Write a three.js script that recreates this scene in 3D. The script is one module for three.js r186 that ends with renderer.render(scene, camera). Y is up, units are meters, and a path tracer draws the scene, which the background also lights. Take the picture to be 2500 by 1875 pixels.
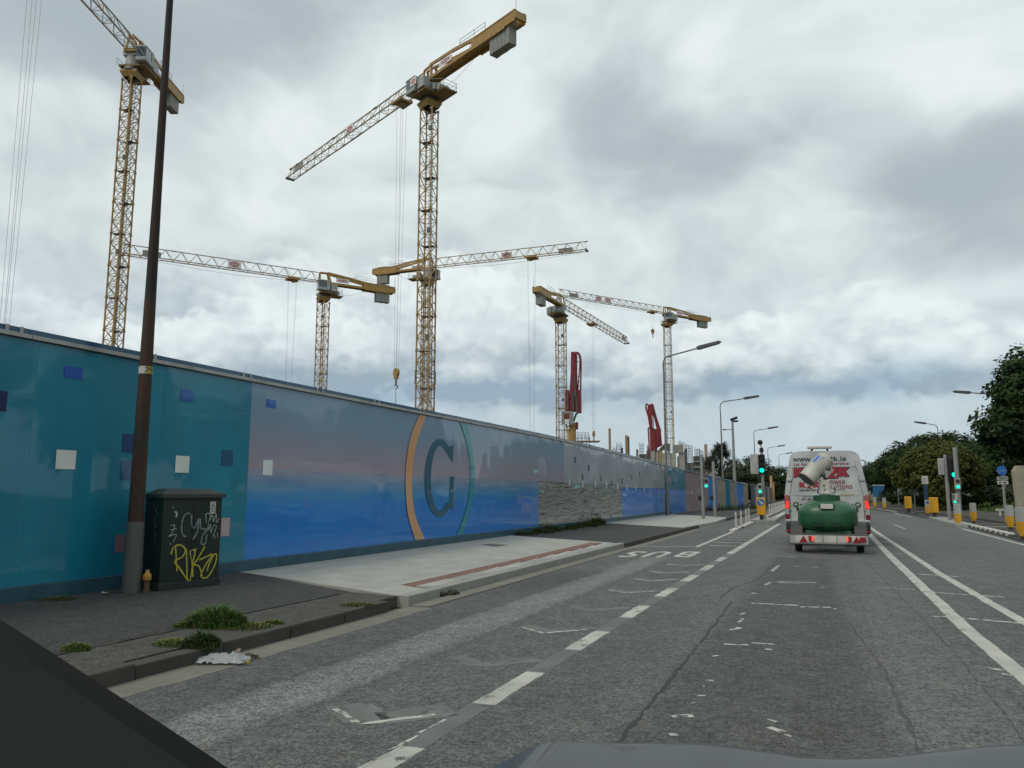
import * as THREE from 'three';
import { mergeGeometries } from 'three/addons/utils/BufferGeometryUtils.js';
import { RoundedBoxGeometry } from 'three/addons/geometries/RoundedBoxGeometry.js';
import { FontLoader } from 'three/addons/loaders/FontLoader.js';

// ---------------------------------------------------------------- camera, sky, sun, exposure
const V = (x, y, z) => new THREE.Vector3(x, y, z);
const scene = new THREE.Scene();
const EYE = V(0, 1.4, 0), YAW = 22.0756 * Math.PI / 180, PITCH = 7.9252 * Math.PI / 180, FPX = 1900;
const camera = new THREE.PerspectiveCamera(52.5254, 4 / 3, 0.05, 3000);
const FWD = V(-Math.sin(YAW) * Math.cos(PITCH), Math.sin(PITCH), -Math.cos(YAW) * Math.cos(PITCH));
const RGT = V(Math.cos(YAW), 0, -Math.sin(YAW)), UPV = RGT.clone().cross(FWD);
camera.position.copy(EYE); camera.lookAt(EYE.clone().add(FWD));
const renderer = new THREE.WebGLRenderer({ antialias: true });
renderer.toneMapping = THREE.LinearToneMapping; renderer.toneMappingExposure = 1.06;
renderer.shadowMap.enabled = true;
// a photo pixel (2500 x 1875) gives a direction; the distance comes from the ground or from a known depth
const ray = (px, py) => FWD.clone().addScaledVector(RGT, (px - 1250) / FPX).addScaledVector(UPV, -(py - 937.5) / FPX);
const at = (px, py, depth) => EYE.clone().addScaledVector(ray(px, py), depth);
const onGround = (px, py, y = 0) => { const d = ray(px, py); return EYE.clone().addScaledVector(d, (y - EYE.y) / d.y); };

function rngOf(seed) { let s = seed >>> 0; return () => { s = (s + 0x6D2B79F5) >>> 0; let t = s; t = Math.imul(t ^ (t >>> 15), t | 1); t ^= t + Math.imul(t ^ (t >>> 7), t | 61); return ((t ^ (t >>> 14)) >>> 0) / 4294967296; }; }
const clamp = (x, a = 0, b = 1) => x < a ? a : x > b ? b : x, mix = (a, b, t) => a + (b - a) * t, sstep = (a, b, x) => { const t = clamp((x - a) / (b - a)); return t * t * (3 - 2 * t); };
// gradient noise, optionally periodic
const PERM = (() => { const r = rngOf(77), p = Array.from({ length: 256 }, (_, i) => i); for (let i = 255; i > 0; i--) { const j = (r() * (i + 1)) | 0; [p[i], p[j]] = [p[j], p[i]]; } return Uint8Array.from([...p, ...p]); })();
const GX = new Float32Array(256), GY = new Float32Array(256); for (let i = 0; i < 256; i++) { GX[i] = Math.cos(i * 2.399963); GY[i] = Math.sin(i * 2.399963); }
function gn(x, y, per = 0) {
  const xi = Math.floor(x), yi = Math.floor(y), fx = x - xi, fy = y - yi;
  let x0, x1, y0, y1;
  if (per) { x0 = ((xi % per) + per) % per & 255; x1 = (((xi + 1) % per) + per) % per & 255; y0 = ((yi % per) + per) % per & 255; y1 = (((yi + 1) % per) + per) % per & 255; } else { x0 = xi & 255; x1 = (xi + 1) & 255; y0 = yi & 255; y1 = (yi + 1) & 255; }
  const u = fx * fx * fx * (fx * (fx * 6 - 15) + 10), v = fy * fy * fy * (fy * (fy * 6 - 15) + 10), p0 = PERM[x0], p1 = PERM[x1], k0 = PERM[p0 + y0], k1 = PERM[p1 + y0], k2 = PERM[p0 + y1], k3 = PERM[p1 + y1], gx = fx - 1, gy = fy - 1;
  const a = GX[k0] * fx + GY[k0] * fy, b = GX[k1] * gx + GY[k1] * fy, c = GX[k2] * fx + GY[k2] * gy, e = GX[k3] * gx + GY[k3] * gy;
  return (a + (b - a) * u + (c - a) * v + (a - b - c + e) * u * v) * 1.5;
}
function fbm(x, y, oct = 5, per = 0, gain = 0.5) { let s = 0, a = 1, n = 0; for (let i = 0; i < oct; i++) { s += a * gn(x + i * 17.3 * (per ? 0 : 1), y + i * 9.1 * (per ? 0 : 1), per); n += a; a *= gain; x *= 2; y *= 2; per *= 2; } return s / n; }

// ---- the cloudy sky: a broken grey layer overhead, banks of cumulus low down
{
  const W = 2048, H = 2048, data = new Float32Array(W * H * 4);
  const azel = (px, py) => { const d = ray(px, py).normalize(); return [Math.atan2(d.x, -d.z) * 180 / Math.PI, Math.asin(d.y) * 180 / Math.PI]; };
  const dAz = (a, b) => { const d = a - b; return d > 180 ? d - 360 : d < -180 ? d + 360 : d; };
  // large masses of the cloud layer as seen that day: azimuth, elevation, half widths in degrees, tone
  const masses = [[330, 70, 9, 3.6, -1.7], [70, 60, 7, 3.2, -1.3], [660, 30, 6, 3.4, -1.5], [60, 430, 8, 1.6, -.5], [1230, 110, 8, 4.5, .8], [850, 260, 8, 3, .55], [1000, 480, 10, 4, .4], [1690, 150, 4.2, 4, .9], [1470, 250, 5.5, 4.5, -1.2], [1560, 400, 7, 2.6, -.9], [1760, 360, 4, 2, -.7], [1950, 330, 8, 4, -.4],
    [1800, 520, 9, 3, .3], [2390, 420, 5.2, 2.8, -2.0], [2270, 490, 4, 1.4, -1.1], [2420, 560, 5, 2, -.8], [2330, 670, 9, 2.0, .55], [2100, 90, 7, 4, .25], [2430, 180, 5, 3, .4], [200, 240, 9, 3, .5], [560, 540, 8, 2, .3], [500, 660, 9, 1.8, -.6], [1350, 600, 9, 2.5, -.15], [1700, 660, 8, 1.6, -.3], [2080, 760, 8, 1.4, -.25], [1250, 330, 6, 2.2, .3]]
    .map(([px, py, a, b, t]) => [...azel(px, py), a, b, t]);
  // cumulus heads: azimuth, elevation of the base centre, half width, height, tone
  const heaps = [[560, 800, 8.5, 4.6, -.12], [820, 790, 6, 4.0, 0], [1110, 800, 5.5, 5.2, .12], [1220, 850, 5, 4.6, .1], [980, 880, 7, 3.2, .05], [1380, 850, 5, 3.8, .08], [700, 900, 6, 3.2, .02], [1540, 880, 5, 3.0, .05], [1840, 860, 4.5, 2.6, .16], [1980, 900, 7, 2.8, .08], [2100, 820, 3.6, 3.6, .02], [2230, 830, 3.4, 3.0, .18], [2400, 880, 5, 2.4, .16], [1700, 920, 6, 2.2, .05], [2250, 930, 7, 2.4, .1], [400, 880, 6, 2.4, .1], [1220, 960, 7, 2.2, -.1], [1500, 960, 6, 1.6, -.08], [220, 800, 5, 1.8, .05]]
    .map(([px, py, a, b, t]) => [...azel(px, py), a, b, t]);
  const r = rngOf(5);
  for (let k = 0; k < 28; k++) { let a = 50 + k * 10 + r() * 5; if (a > 180) a -= 360; heaps.push([a, 5 + r() * 5, 4 + r() * 4, 2.4 + r() * 2.6, .2 * r() - .05]); masses.push([a, 16 + r() * 55, 8 + r() * 6, 3 + r() * 3, r() * 2 - 1.0]); }
  const MA = Float64Array.from(masses.flat()), NM = masses.length;
  for (let j = 0; j < H; j++) {
    const el = ((j + .5) / H - .5) * 180;      // row 0 is straight down
    for (let i = 0; i < W; i++) {
      const o = (j * W + i) * 4, e = Math.max(el, .3);
      // three.js equirect: u = atan2(z, x) / 2pi + .5
      const ang = ((i + .5) / W - .5) * 2 * Math.PI, dx = Math.cos(ang), dz = Math.sin(ang), A = Math.atan2(dx, -dz) * 180 / Math.PI;
      data[o + 3] = 1; if (el < -3) { data[o] = .2; data[o + 1] = .2; data[o + 2] = .19; continue; }
      const er = e * Math.PI / 180, k = 1 / (Math.tan(er) + .62), X = Math.cos(er) * dx * k * 3.1, Z = Math.cos(er) * dz * k * 3.1;
      const wxx = X + .4 * fbm(X * 1.1 + 8, Z * 1.1, 3), wzz = Z + .4 * fbm(X * 1.1, Z * 1.1 + 31, 3);
      const f0 = fbm(wxx * 1.7, wzz * 1.7, 6, 0, .56); let n = f0 * .95 + .55 * (.30 - Math.abs(fbm(wxx * 2.6 + 11, wzz * 2.6, 5, 0, .55))) + .25 * fbm(A * .05, e * .1, 3);
      const wa = A + 5.5 * fbm(A * .085, e * .12 + 7, 4), we = e + 3.2 * fbm(A * .085 + 19, e * .12, 4);
      for (let q0 = 0, o2 = 0; q0 < NM; q0++, o2 += 5) { const q = (we - MA[o2 + 1]) / MA[o2 + 3]; if (q > 2.2 || q < -2.2) continue; const p = dAz(wa, MA[o2]) / MA[o2 + 2], d2 = p * p + q * q; if (d2 < 5) n += MA[o2 + 4] * .74 * Math.exp(-d2 * 1.1); }
      const tone = .65 + .43 * Math.tanh(n * 1.2 + .06), low = sstep(18, 4, e);
      data[o] = mix(mix(.28, .765, tone), mix(.33, .60, tone), low); data[o + 1] = mix(mix(.345, .835, tone), mix(.415, .70, tone), low); data[o + 2] = mix(mix(.395, .83, tone), mix(.48, .74, tone), low);
    }
  }
  // heaps painted back to front as clusters of puffs, bright crowns and dim bases
  heaps.sort((a, b) => b[1] - a[1]);
  const px2 = (az) => { const a = az * Math.PI / 180, x = Math.sin(a), z = -Math.cos(a); return (Math.atan2(z, x) / (2 * Math.PI) + .5) * W; };
  for (const [ha, he, hw, hh, ht] of heaps) { const thick = .45 + .42 * r();
    const puffs = []; for (let k = 0; k < 34; k++) { const u = (r() * 2 - 1), top = hh * Math.pow(Math.max(0, 1 - u * u), .55) * (.65 + .45 * gn(u * 3 + ha, he)), v = Math.pow(r(), .75); puffs.push([ha + u * hw, he + top * v, (.5 + 2.0 * r() * r()) * (1.2 - .5 * v) * Math.min(2.2, hh * .48), v]); }
    puffs.sort((a, b) => b[3] - a[3]);
    for (const [pa, pe, pr, v] of puffs) {
      const ci = px2(pa), rx = pr * 1.7 * W / 360, ry = pr * 1.45 * H / 180, cj = (pe / 180 + .5) * H;
      for (let j = Math.max(0, Math.floor(cj - ry)); j <= cj + ry; j++) for (let i = Math.floor(ci - rx); i <= ci + rx; i++) {
        const el = ((j + .5) / H - .5) * 180, az = pa + (i + .5 - ci) * 360 / W; if (el < -3) continue;
        const f = fbm(az * .9, el * 1.0 + 5, 4, 0, .6), f2 = fbm(az * .9 + 50, el * 1.0, 3), x = (az - pa) / (pr * 1.25) + .42 * f2, y = (el - pe) / pr + .46 * f, d = Math.sqrt(x * x + y * y); if (d > 1) continue;
        const al = sstep(1, .5, d) * thick, g = clamp((el - he) / hh, -.2, 1.1), lit = clamp(.28 + ht + .38 * y * sstep(1, .2, Math.abs(x)) + .42 * g + .20 * f + .12 * f2), o = (j * W + ((i % W) + W) % W) * 4, fade = .82 + .18 * sstep(2, 9, el);
        data[o] = mix(data[o], mix(.29, .80, lit) * fade, al); data[o + 1] = mix(data[o + 1], mix(.375, .87, lit) * fade, al); data[o + 2] = mix(data[o + 2], mix(.45, .87, lit) * fade, al);
      }
    }
  }
  // dim blue bases and the paler strip of air above the horizon
  for (let j = H / 2; j < H * .58; j++) for (let i = 0; i < W; i++) {
    const el = ((j + .5) / H - .5) * 180, ang = ((i + .5) / W - .5) * 2 * Math.PI, A = Math.atan2(Math.cos(ang), -Math.sin(ang)) * 180 / Math.PI, o = (j * W + i) * 4;
    const band = Math.exp(-Math.pow((el - 7.4 + 1.3 * fbm(A * .11, el * .2 + 3, 4)) / 1.15, 2)) * sstep(-.25, .35, fbm(A * .07 + 4, 1.7, 3) + .22), hz = sstep(5.6, 2.4, el + 1.4 * fbm(A * .12, el * .35 + 9, 4)) * (.36 + .3 * fbm(A * .2, el * .8, 4));
    data[o] = mix(data[o] * (1 - .34 * band), .47, hz); data[o + 1] = mix(data[o + 1] * (1 - .25 * band), .56, hz); data[o + 2] = mix(data[o + 2] * (1 - .16 * band), .60, hz);
  }
  const t = new THREE.DataTexture(data, W, H, THREE.RGBAFormat, THREE.FloatType);
  t.mapping = THREE.EquirectangularReflectionMapping; t.magFilter = t.minFilter = THREE.LinearFilter; t.needsUpdate = true;
  scene.background = t; scene.environment = t;
}
const sun = new THREE.DirectionalLight(0xfff3e2, 1.15);
sun.position.set(-60, 125, 75); sun.target.position.set(-10, 0, -30);
sun.castShadow = true; sun.shadow.radius = 34; sun.shadow.mapSize.set(2048, 2048);
Object.assign(sun.shadow.camera, { left: -120, right: 120, top: 120, bottom: -120, near: 1, far: 600 });
scene.add(sun, sun.target);

// ---------------------------------------------------------------- builders
const taken = {};
const numbered = (n) => { const k = taken[n] = (taken[n] ?? -1) + 1; return k ? `${n}_${String(k).padStart(3, '0')}` : n; };
const shade = (o) => { o.castShadow = o.receiveShadow = true; return o; };
function tag(o, label, category, group) { o.userData.label = label; o.userData.kind = 'thing'; if (category) o.userData.category = category; if (group) o.userData.group = group; return o; }
function thing(name, label, category, pos = [0, 0, 0], turn = 0, group) { const g = new THREE.Group(); g.name = numbered(name); g.position.set(...pos); g.rotation.y = turn; scene.add(g); return tag(g, label, category, group); }
function structure(name, label) { const g = new THREE.Group(); g.name = numbered(name); g.userData = { kind: 'structure', label }; scene.add(g); return g; }
function copyOf(o, pos, turn, label, scale) { const c = o.clone(); c.userData = { ...o.userData }; c.name = numbered(o.name.replace(/_\d{3}$/, '')); c.position.set(...pos); c.rotation.y = turn; if (scale) c.scale.setScalar(scale); if (label) c.userData.label = label; scene.add(c); return c; }
class MB {                                    // collects triangles; uv in metres unless given
  constructor() { this.p = []; this.u = []; this.n = []; this.c = null; }
  tri(a, b, c, ua, ub, uc, na, nb, nc) {
    let N; if (!na) { const e1x = b.x - a.x, e1y = b.y - a.y, e1z = b.z - a.z, e2x = c.x - a.x, e2y = c.y - a.y, e2z = c.z - a.z; N = V(e1y * e2z - e1z * e2y, e1z * e2x - e1x * e2z, e1x * e2y - e1y * e2x).normalize(); na = nb = nc = N; }
    for (const [q, m, w] of [[a, na, ua], [b, nb, ub], [c, nc, uc]]) {
      this.p.push(q.x, q.y, q.z); this.n.push(m.x, m.y, m.z);
      if (w) this.u.push(w[0], w[1]); else { const x = Math.abs(na.x), y = Math.abs(na.y), z = Math.abs(na.z); if (y >= x && y >= z) this.u.push(q.x, q.z); else if (x >= z) this.u.push(q.z, q.y); else this.u.push(q.x, q.y); }
    } return this;
  }
  quad(a, b, c, d, uv) { if (uv) { this.tri(a, b, c, uv[0], uv[1], uv[2]); this.tri(a, c, d, uv[0], uv[2], uv[3]); } else { this.tri(a, b, c); this.tri(a, c, d); } return this; }
  bar(a, b, w, h = w, caps = false, up = null) {
    const d = b.clone().sub(a).normalize(), ref = up ?? (Math.abs(d.y) > .95 ? V(1, 0, 0) : V(0, 1, 0)), s = d.clone().cross(ref).normalize(), t = s.clone().cross(d);
    const q = (o, i, j) => o.clone().addScaledVector(s, i * w / 2).addScaledVector(t, j * h / 2);
    const A = [q(a, -1, -1), q(a, 1, -1), q(a, 1, 1), q(a, -1, 1)], B = [q(b, -1, -1), q(b, 1, -1), q(b, 1, 1), q(b, -1, 1)];
    for (let i = 0; i < 4; i++) { const j = (i + 1) % 4; this.quad(A[i], A[j], B[j], B[i]); }
    if (caps) { this.quad(A[3], A[2], A[1], A[0]); this.quad(B[0], B[1], B[2], B[3]); } return this;
  }
  box(w, h, d, x, y, z, ry = 0) { return this.geo(new THREE.BoxGeometry(w, h, d), x, y, z, 0, ry); }
  rbox(w, h, d, x, y, z, r = .02, ry = 0, rx = 0, rz = 0) { return this.geo(new RoundedBoxGeometry(w, h, d, 2, Math.min(r, w * .49, h * .49, d * .49)), x, y, z, rx, ry, rz); }
  cyl(a, b, r1, r2 = r1, n = 12, caps = true) { const d = b.clone().sub(a), L = d.length(), g = new THREE.CylinderGeometry(r2, r1, L, n, 1, !caps); g.applyQuaternion(new THREE.Quaternion().setFromUnitVectors(V(0, 1, 0), d.normalize())); const m = a.clone().add(b).multiplyScalar(.5); return this.geo(g, m.x, m.y, m.z); }
  tube(pts, r, seg = 24, n = 8) { return this.geo(new THREE.TubeGeometry(new THREE.CatmullRomCurve3(pts), seg, r, n, false)); }
  geo(g, x = 0, y = 0, z = 0, rx = 0, ry = 0, rz = 0, keepUV = false) {
    g = g.index ? g.toNonIndexed() : g.clone(); if (!g.attributes.normal) g.computeVertexNormals();
    g.applyMatrix4(new THREE.Matrix4().compose(V(x, y, z), new THREE.Quaternion().setFromEuler(new THREE.Euler(rx, ry, rz)), V(1, 1, 1)));
    const P = g.attributes.position, N = g.attributes.normal, U = g.attributes.uv;
    for (let i = 0; i < P.count; i++) {
      this.p.push(P.getX(i), P.getY(i), P.getZ(i)); this.n.push(N.getX(i), N.getY(i), N.getZ(i));
      if (keepUV) this.u.push(U.getX(i), U.getY(i)); else { const k = i - i % 3, nx = Math.abs(N.getX(k)), ny = Math.abs(N.getY(k)), nz = Math.abs(N.getZ(k)); if (ny >= nx && ny >= nz) this.u.push(P.getX(i), P.getZ(i)); else if (nx >= nz) this.u.push(P.getZ(i), P.getY(i)); else this.u.push(P.getX(i), P.getY(i)); }
    } return this;
  }
  col(r, g, b) { this.c = this.c ?? []; const n = this.p.length / 3; while (this.c.length < n * 3) this.c.push(r, g, b); return this; }
  geometry() { const g = new THREE.BufferGeometry(); g.setAttribute('position', new THREE.Float32BufferAttribute(this.p, 3)); g.setAttribute('normal', new THREE.Float32BufferAttribute(this.n, 3)); g.setAttribute('uv', new THREE.Float32BufferAttribute(this.u, 2)); if (this.c) g.setAttribute('color', new THREE.Float32BufferAttribute(this.c, 3)); return g; }
  build(name, mat, parent, label) { const m = shade(new THREE.Mesh(this.geometry(), mat)); m.name = name; if (label) m.userData.label = label; (parent ?? scene).add(m); return m; }
}
const mb = () => new MB();
// sheet from a plan outline [x, z] at height y
function sheet(pts, y, m = mb()) { const tris = THREE.ShapeUtils.triangulateShape(pts.map(([x, z]) => new THREE.Vector2(x, z)), []); for (const [a, b, c] of tris) { const P = [a, b, c].map((k) => V(pts[k][0], y, pts[k][1])); const cr = (P[1].x - P[0].x) * (P[2].z - P[0].z) - (P[1].z - P[0].z) * (P[2].x - P[0].x); if (cr > 0) m.tri(P[0], P[2], P[1]); else m.tri(P[0], P[1], P[2]); } return m; }
// a solid slab from a plan outline, with sides
function slab(pts, y0, y1, m = mb()) { sheet(pts, y1, m); let area = 0; pts.forEach(([x, z], i) => { const [X, Z] = pts[(i + 1) % pts.length]; area += x * Z - X * z; }); const P = area > 0 ? pts : [...pts].reverse(); P.forEach(([x, z], i) => { const [X, Z] = P[(i + 1) % P.length]; m.quad(V(x, y1, z), V(X, y1, Z), V(X, y0, Z), V(x, y0, z)); }); return m; }

// ---------------------------------------------------------------- textures and materials
function tex(n, fn, { srgb = true, repeat = [1, 1], h = n } = {}) {
  const d = new Uint8Array(n * h * 4);
  for (let j = 0; j < h; j++) for (let i = 0; i < n; i++) { const c = fn(i / n, j / h), o = (j * n + i) * 4; d[o] = clamp(c[0]) * 255; d[o + 1] = clamp(c[1] ?? c[0]) * 255; d[o + 2] = clamp(c[2] ?? c[0]) * 255; d[o + 3] = 255; }
  const t = new THREE.DataTexture(d, n, h); t.wrapS = t.wrapT = THREE.RepeatWrapping; t.magFilter = THREE.LinearFilter; t.minFilter = THREE.LinearMipmapLinearFilter; t.generateMipmaps = true; t.repeat.set(...repeat); if (srgb) t.colorSpace = THREE.SRGBColorSpace; t.needsUpdate = true; return t;
}
const lin = (r, g, b) => new THREE.Color().setRGB(r, g, b);
const grainR = rngOf(3), grain = Float32Array.from({ length: 1024 * 1024 }, () => grainR());
const gr = (u, v, n) => grain[((Math.floor(v * n) & 1023) << 10) | (Math.floor(u * n) & 1023)];
const aggregate = (u, v) => { const a = gr(u, v, 512), b = gr(u + .3, v + .7, 256), s = .8 * fbm(u * 64, v * 64, 2, 64) + .5 * fbm(u * 24, v * 24, 3, 24) + .35 * fbm(u * 6, v * 6, 3, 6); let t = .70 + .30 * (a - .5) + .26 * (b - .5) + .30 * s; if (gr(u + .11, v, 256) > .985) t += .3; if (gr(u, v + .21, 256) > .975) t -= .34; return t; };
const asphaltMap = tex(1024, (u, v) => { const t = aggregate(u, v), w = .03 * fbm(u * 9 + 3, v * 9, 3, 9); return [t + w, t, t - .012 - w]; }, { repeat: [.55, .55] });
const asphaltBump = tex(512, (u, v) => [.5 + .35 * fbm(u * 90, v * 90, 2, 90) + .3 * (gr(u, v, 256) - .5)], { srgb: false, repeat: [.8, .8] });
const concreteMap = tex(512, (u, v) => { const t = .86 + .10 * fbm(u * 5, v * 5, 5, 5) + .07 * (gr(u, v, 512) - .5) + .05 * fbm(u * 3, v * 40, 3, 3 * 1); return [t, t, t * .985]; }, { repeat: [.35, .35] });
const grimeMap = tex(512, (u, v) => { const t = .86 + .16 * fbm(u * 4, v * 4, 6, 4) + .05 * (gr(u, v, 512) - .5); return [t, t * .99, t * .97]; }, { repeat: [.6, .6] });
const rustMap = tex(512, (u, v) => { const s = sstep(-.2, .35, fbm(u * 6, v * 3, 5, 3)), g = .12 * (gr(u, v, 256) - .5); return [mix(.34, .50, s) + g, mix(.32, .34, s) + g, mix(.31, .25, s) + g]; }, { repeat: [1.2, .5] });
const wearAlpha = tex(512, (u, v) => { const t = .64 + .5 * fbm(u * 10, v * 10, 5, 10) + .22 * (gr(u, v, 256) - .5); return [t]; }, { srgb: false, repeat: [.9, .9] });
const wearAlphaHard = tex(512, (u, v) => { const t = .52 + .62 * fbm(u * 12, v * 12, 5, 12) + .25 * (gr(u, v, 256) - .5); return [t]; }, { srgb: false, repeat: [1.1, 1.1] });
const mat = (c, o = {}) => new THREE.MeshStandardMaterial({ color: Array.isArray(c) ? lin(...c) : c, roughness: .75, ...o });
const phys = (c, o = {}) => new THREE.MeshPhysicalMaterial({ color: Array.isArray(c) ? lin(...c) : c, roughness: .5, ...o });
const M = {
  road: mat([1, 1, 1], { map: asphaltMap, bumpMap: asphaltBump, bumpScale: .006, roughness: .88, vertexColors: true }),
  path: mat([.088, .090, .090], { map: asphaltMap, bumpMap: asphaltBump, bumpScale: .004, roughness: .9 }),
  pathOld: mat([.135, .130, .115], { map: asphaltMap, bumpMap: asphaltBump, bumpScale: .004, roughness: .92 }),
  newConcrete: mat([.50, .50, .475], { map: concreteMap, roughness: .85 }),
  kerbConcrete: mat([.40, .40, .38], { map: concreteMap, roughness: .85 }),
  kerbOld: mat([.085, .084, .076], { map: grimeMap, bumpMap: asphaltBump, bumpScale: .004, roughness: .92 }),
  gutter: mat([.235, .225, .20], { map: concreteMap, bumpMap: asphaltBump, bumpScale: .003, roughness: .9 }),
  redPave: mat([.26, .135, .115], { map: concreteMap, roughness: .88 }),
  paint: mat([.60, .61, .575], { map: grimeMap, alphaMap: wearAlpha, alphaTest: .42, roughness: .7 }),
  paintWorn: mat([.62, .63, .60], { map: grimeMap, alphaMap: wearAlphaHard, alphaTest: .4, roughness: .7 }),
  paintGhost: mat([.20, .21, .208], { map: grimeMap, alphaMap: wearAlpha, alphaTest: .45, roughness: .8 }),
  blackout: mat([.16, .172, .172], { map: grimeMap, alphaMap: wearAlpha, alphaTest: .36, roughness: .62 }),
  tar: mat([.022, .022, .022], { alphaMap: wearAlpha, alphaTest: .38, roughness: .7 }),
  faintJoint: mat([.07, .071, .071], { alphaMap: wearAlphaHard, alphaTest: .45, roughness: .8 }),
  soil: mat([.16, .145, .115], { map: grimeMap, roughness: 1 }),
  steelGrey: mat([.33, .34, .345], { roughness: .45, metalness: .65 }),
  galv: mat([.40, .41, .41], { map: grimeMap, roughness: .55, metalness: .35 }),
  poleGrey: mat([.25, .26, .26], { map: grimeMap, roughness: .55, metalness: .3 }),
  lampDark: mat([.09, .10, .105], { roughness: .5, metalness: .4 }),
  rust: mat([.34, .32, .31], { map: rustMap, roughness: .88 }),
  blackPole: mat([.16, .15, .145], { map: rustMap, roughness: .8 }),
  sleeve: mat([.13, .135, .135], { map: grimeMap, roughness: .7 }),
  black: mat([.012, .012, .013], { roughness: .6 }),
  rubber: mat([.018, .018, .019], { roughness: .85 }),
  yellow: mat([.80, .42, .015], { map: grimeMap, roughness: .5 }),
  white: mat([.74, .74, .72], { map: grimeMap, roughness: .55 }),
  lightGrey: mat([.50, .52, .53], { map: grimeMap, roughness: .5 }),
  blueSign: mat([.02, .13, .42], { roughness: .45 }),
  glass: phys([.03, .06, .065], { roughness: .06, metalness: 0, clearcoat: 1, clearcoatRoughness: .03 }),
  craneDeck: mat([.30, .20, .085], { map: grimeMap, roughness: .6 }),
  craneYellow: mat([.44, .28, .095], { map: grimeMap, roughness: .55 }),
  craneJib: mat([.46, .37, .26], { map: grimeMap, roughness: .6 }),
  craneGold: mat([.47, .285, .07], { map: grimeMap, roughness: .48 }),
  craneSteel: mat([.15, .165, .17], { map: grimeMap, roughness: .55, metalness: .4 }),
  craneGrey: mat([.46, .49, .50], { map: grimeMap, roughness: .5 }),
  ballast: mat([.36, .37, .355], { map: concreteMap, roughness: .9 }),
  rope: mat([.13, .135, .14], { roughness: .6, metalness: .5 }),
  boomRed: mat([.30, .022, .032], { map: grimeMap, roughness: .42 }),
  siteConcrete: mat([.42, .415, .39], { map: concreteMap, roughness: .9 }),
  formwork: mat([.15, .17, .155], { map: grimeMap, roughness: .75 }),
  timber: mat([.36, .25, .15], { map: grimeMap, roughness: .8 }),
  rebar: mat([.10, .10, .105], { roughness: .7, metalness: .3 }),
};
const font = await new FontLoader().loadAsync('fonts/droid/droid_sans_bold.typeface.json');
function letters(str, size, stretch = 1) { const g = new THREE.ShapeGeometry(font.generateShapes(str, size), 6); g.computeBoundingBox(); const b = g.boundingBox; g.translate(-(b.min.x + b.max.x) / 2, -(b.min.y + b.max.y) / 2, 0); g.scale(1, stretch, 1); return g; }
function canvasTex(w, h, draw) { const c = document.createElement('canvas'); c.width = w; c.height = h; const x = c.getContext('2d'); draw(x, w, h); const t = new THREE.CanvasTexture(c); t.colorSpace = THREE.SRGBColorSpace; t.needsUpdate = true; return t; }
const grey = (v) => lin(v, v, v);
// ================================================================ SETTING
{ // one sheet to the horizon
  const g = structure('ground', 'bare grey earth of the site and surroundings');
  sheet([[-900, 300], [900, 300], [900, -1500], [-900, -1500]], -.03).build('earth', M.soil, g);
}
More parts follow.
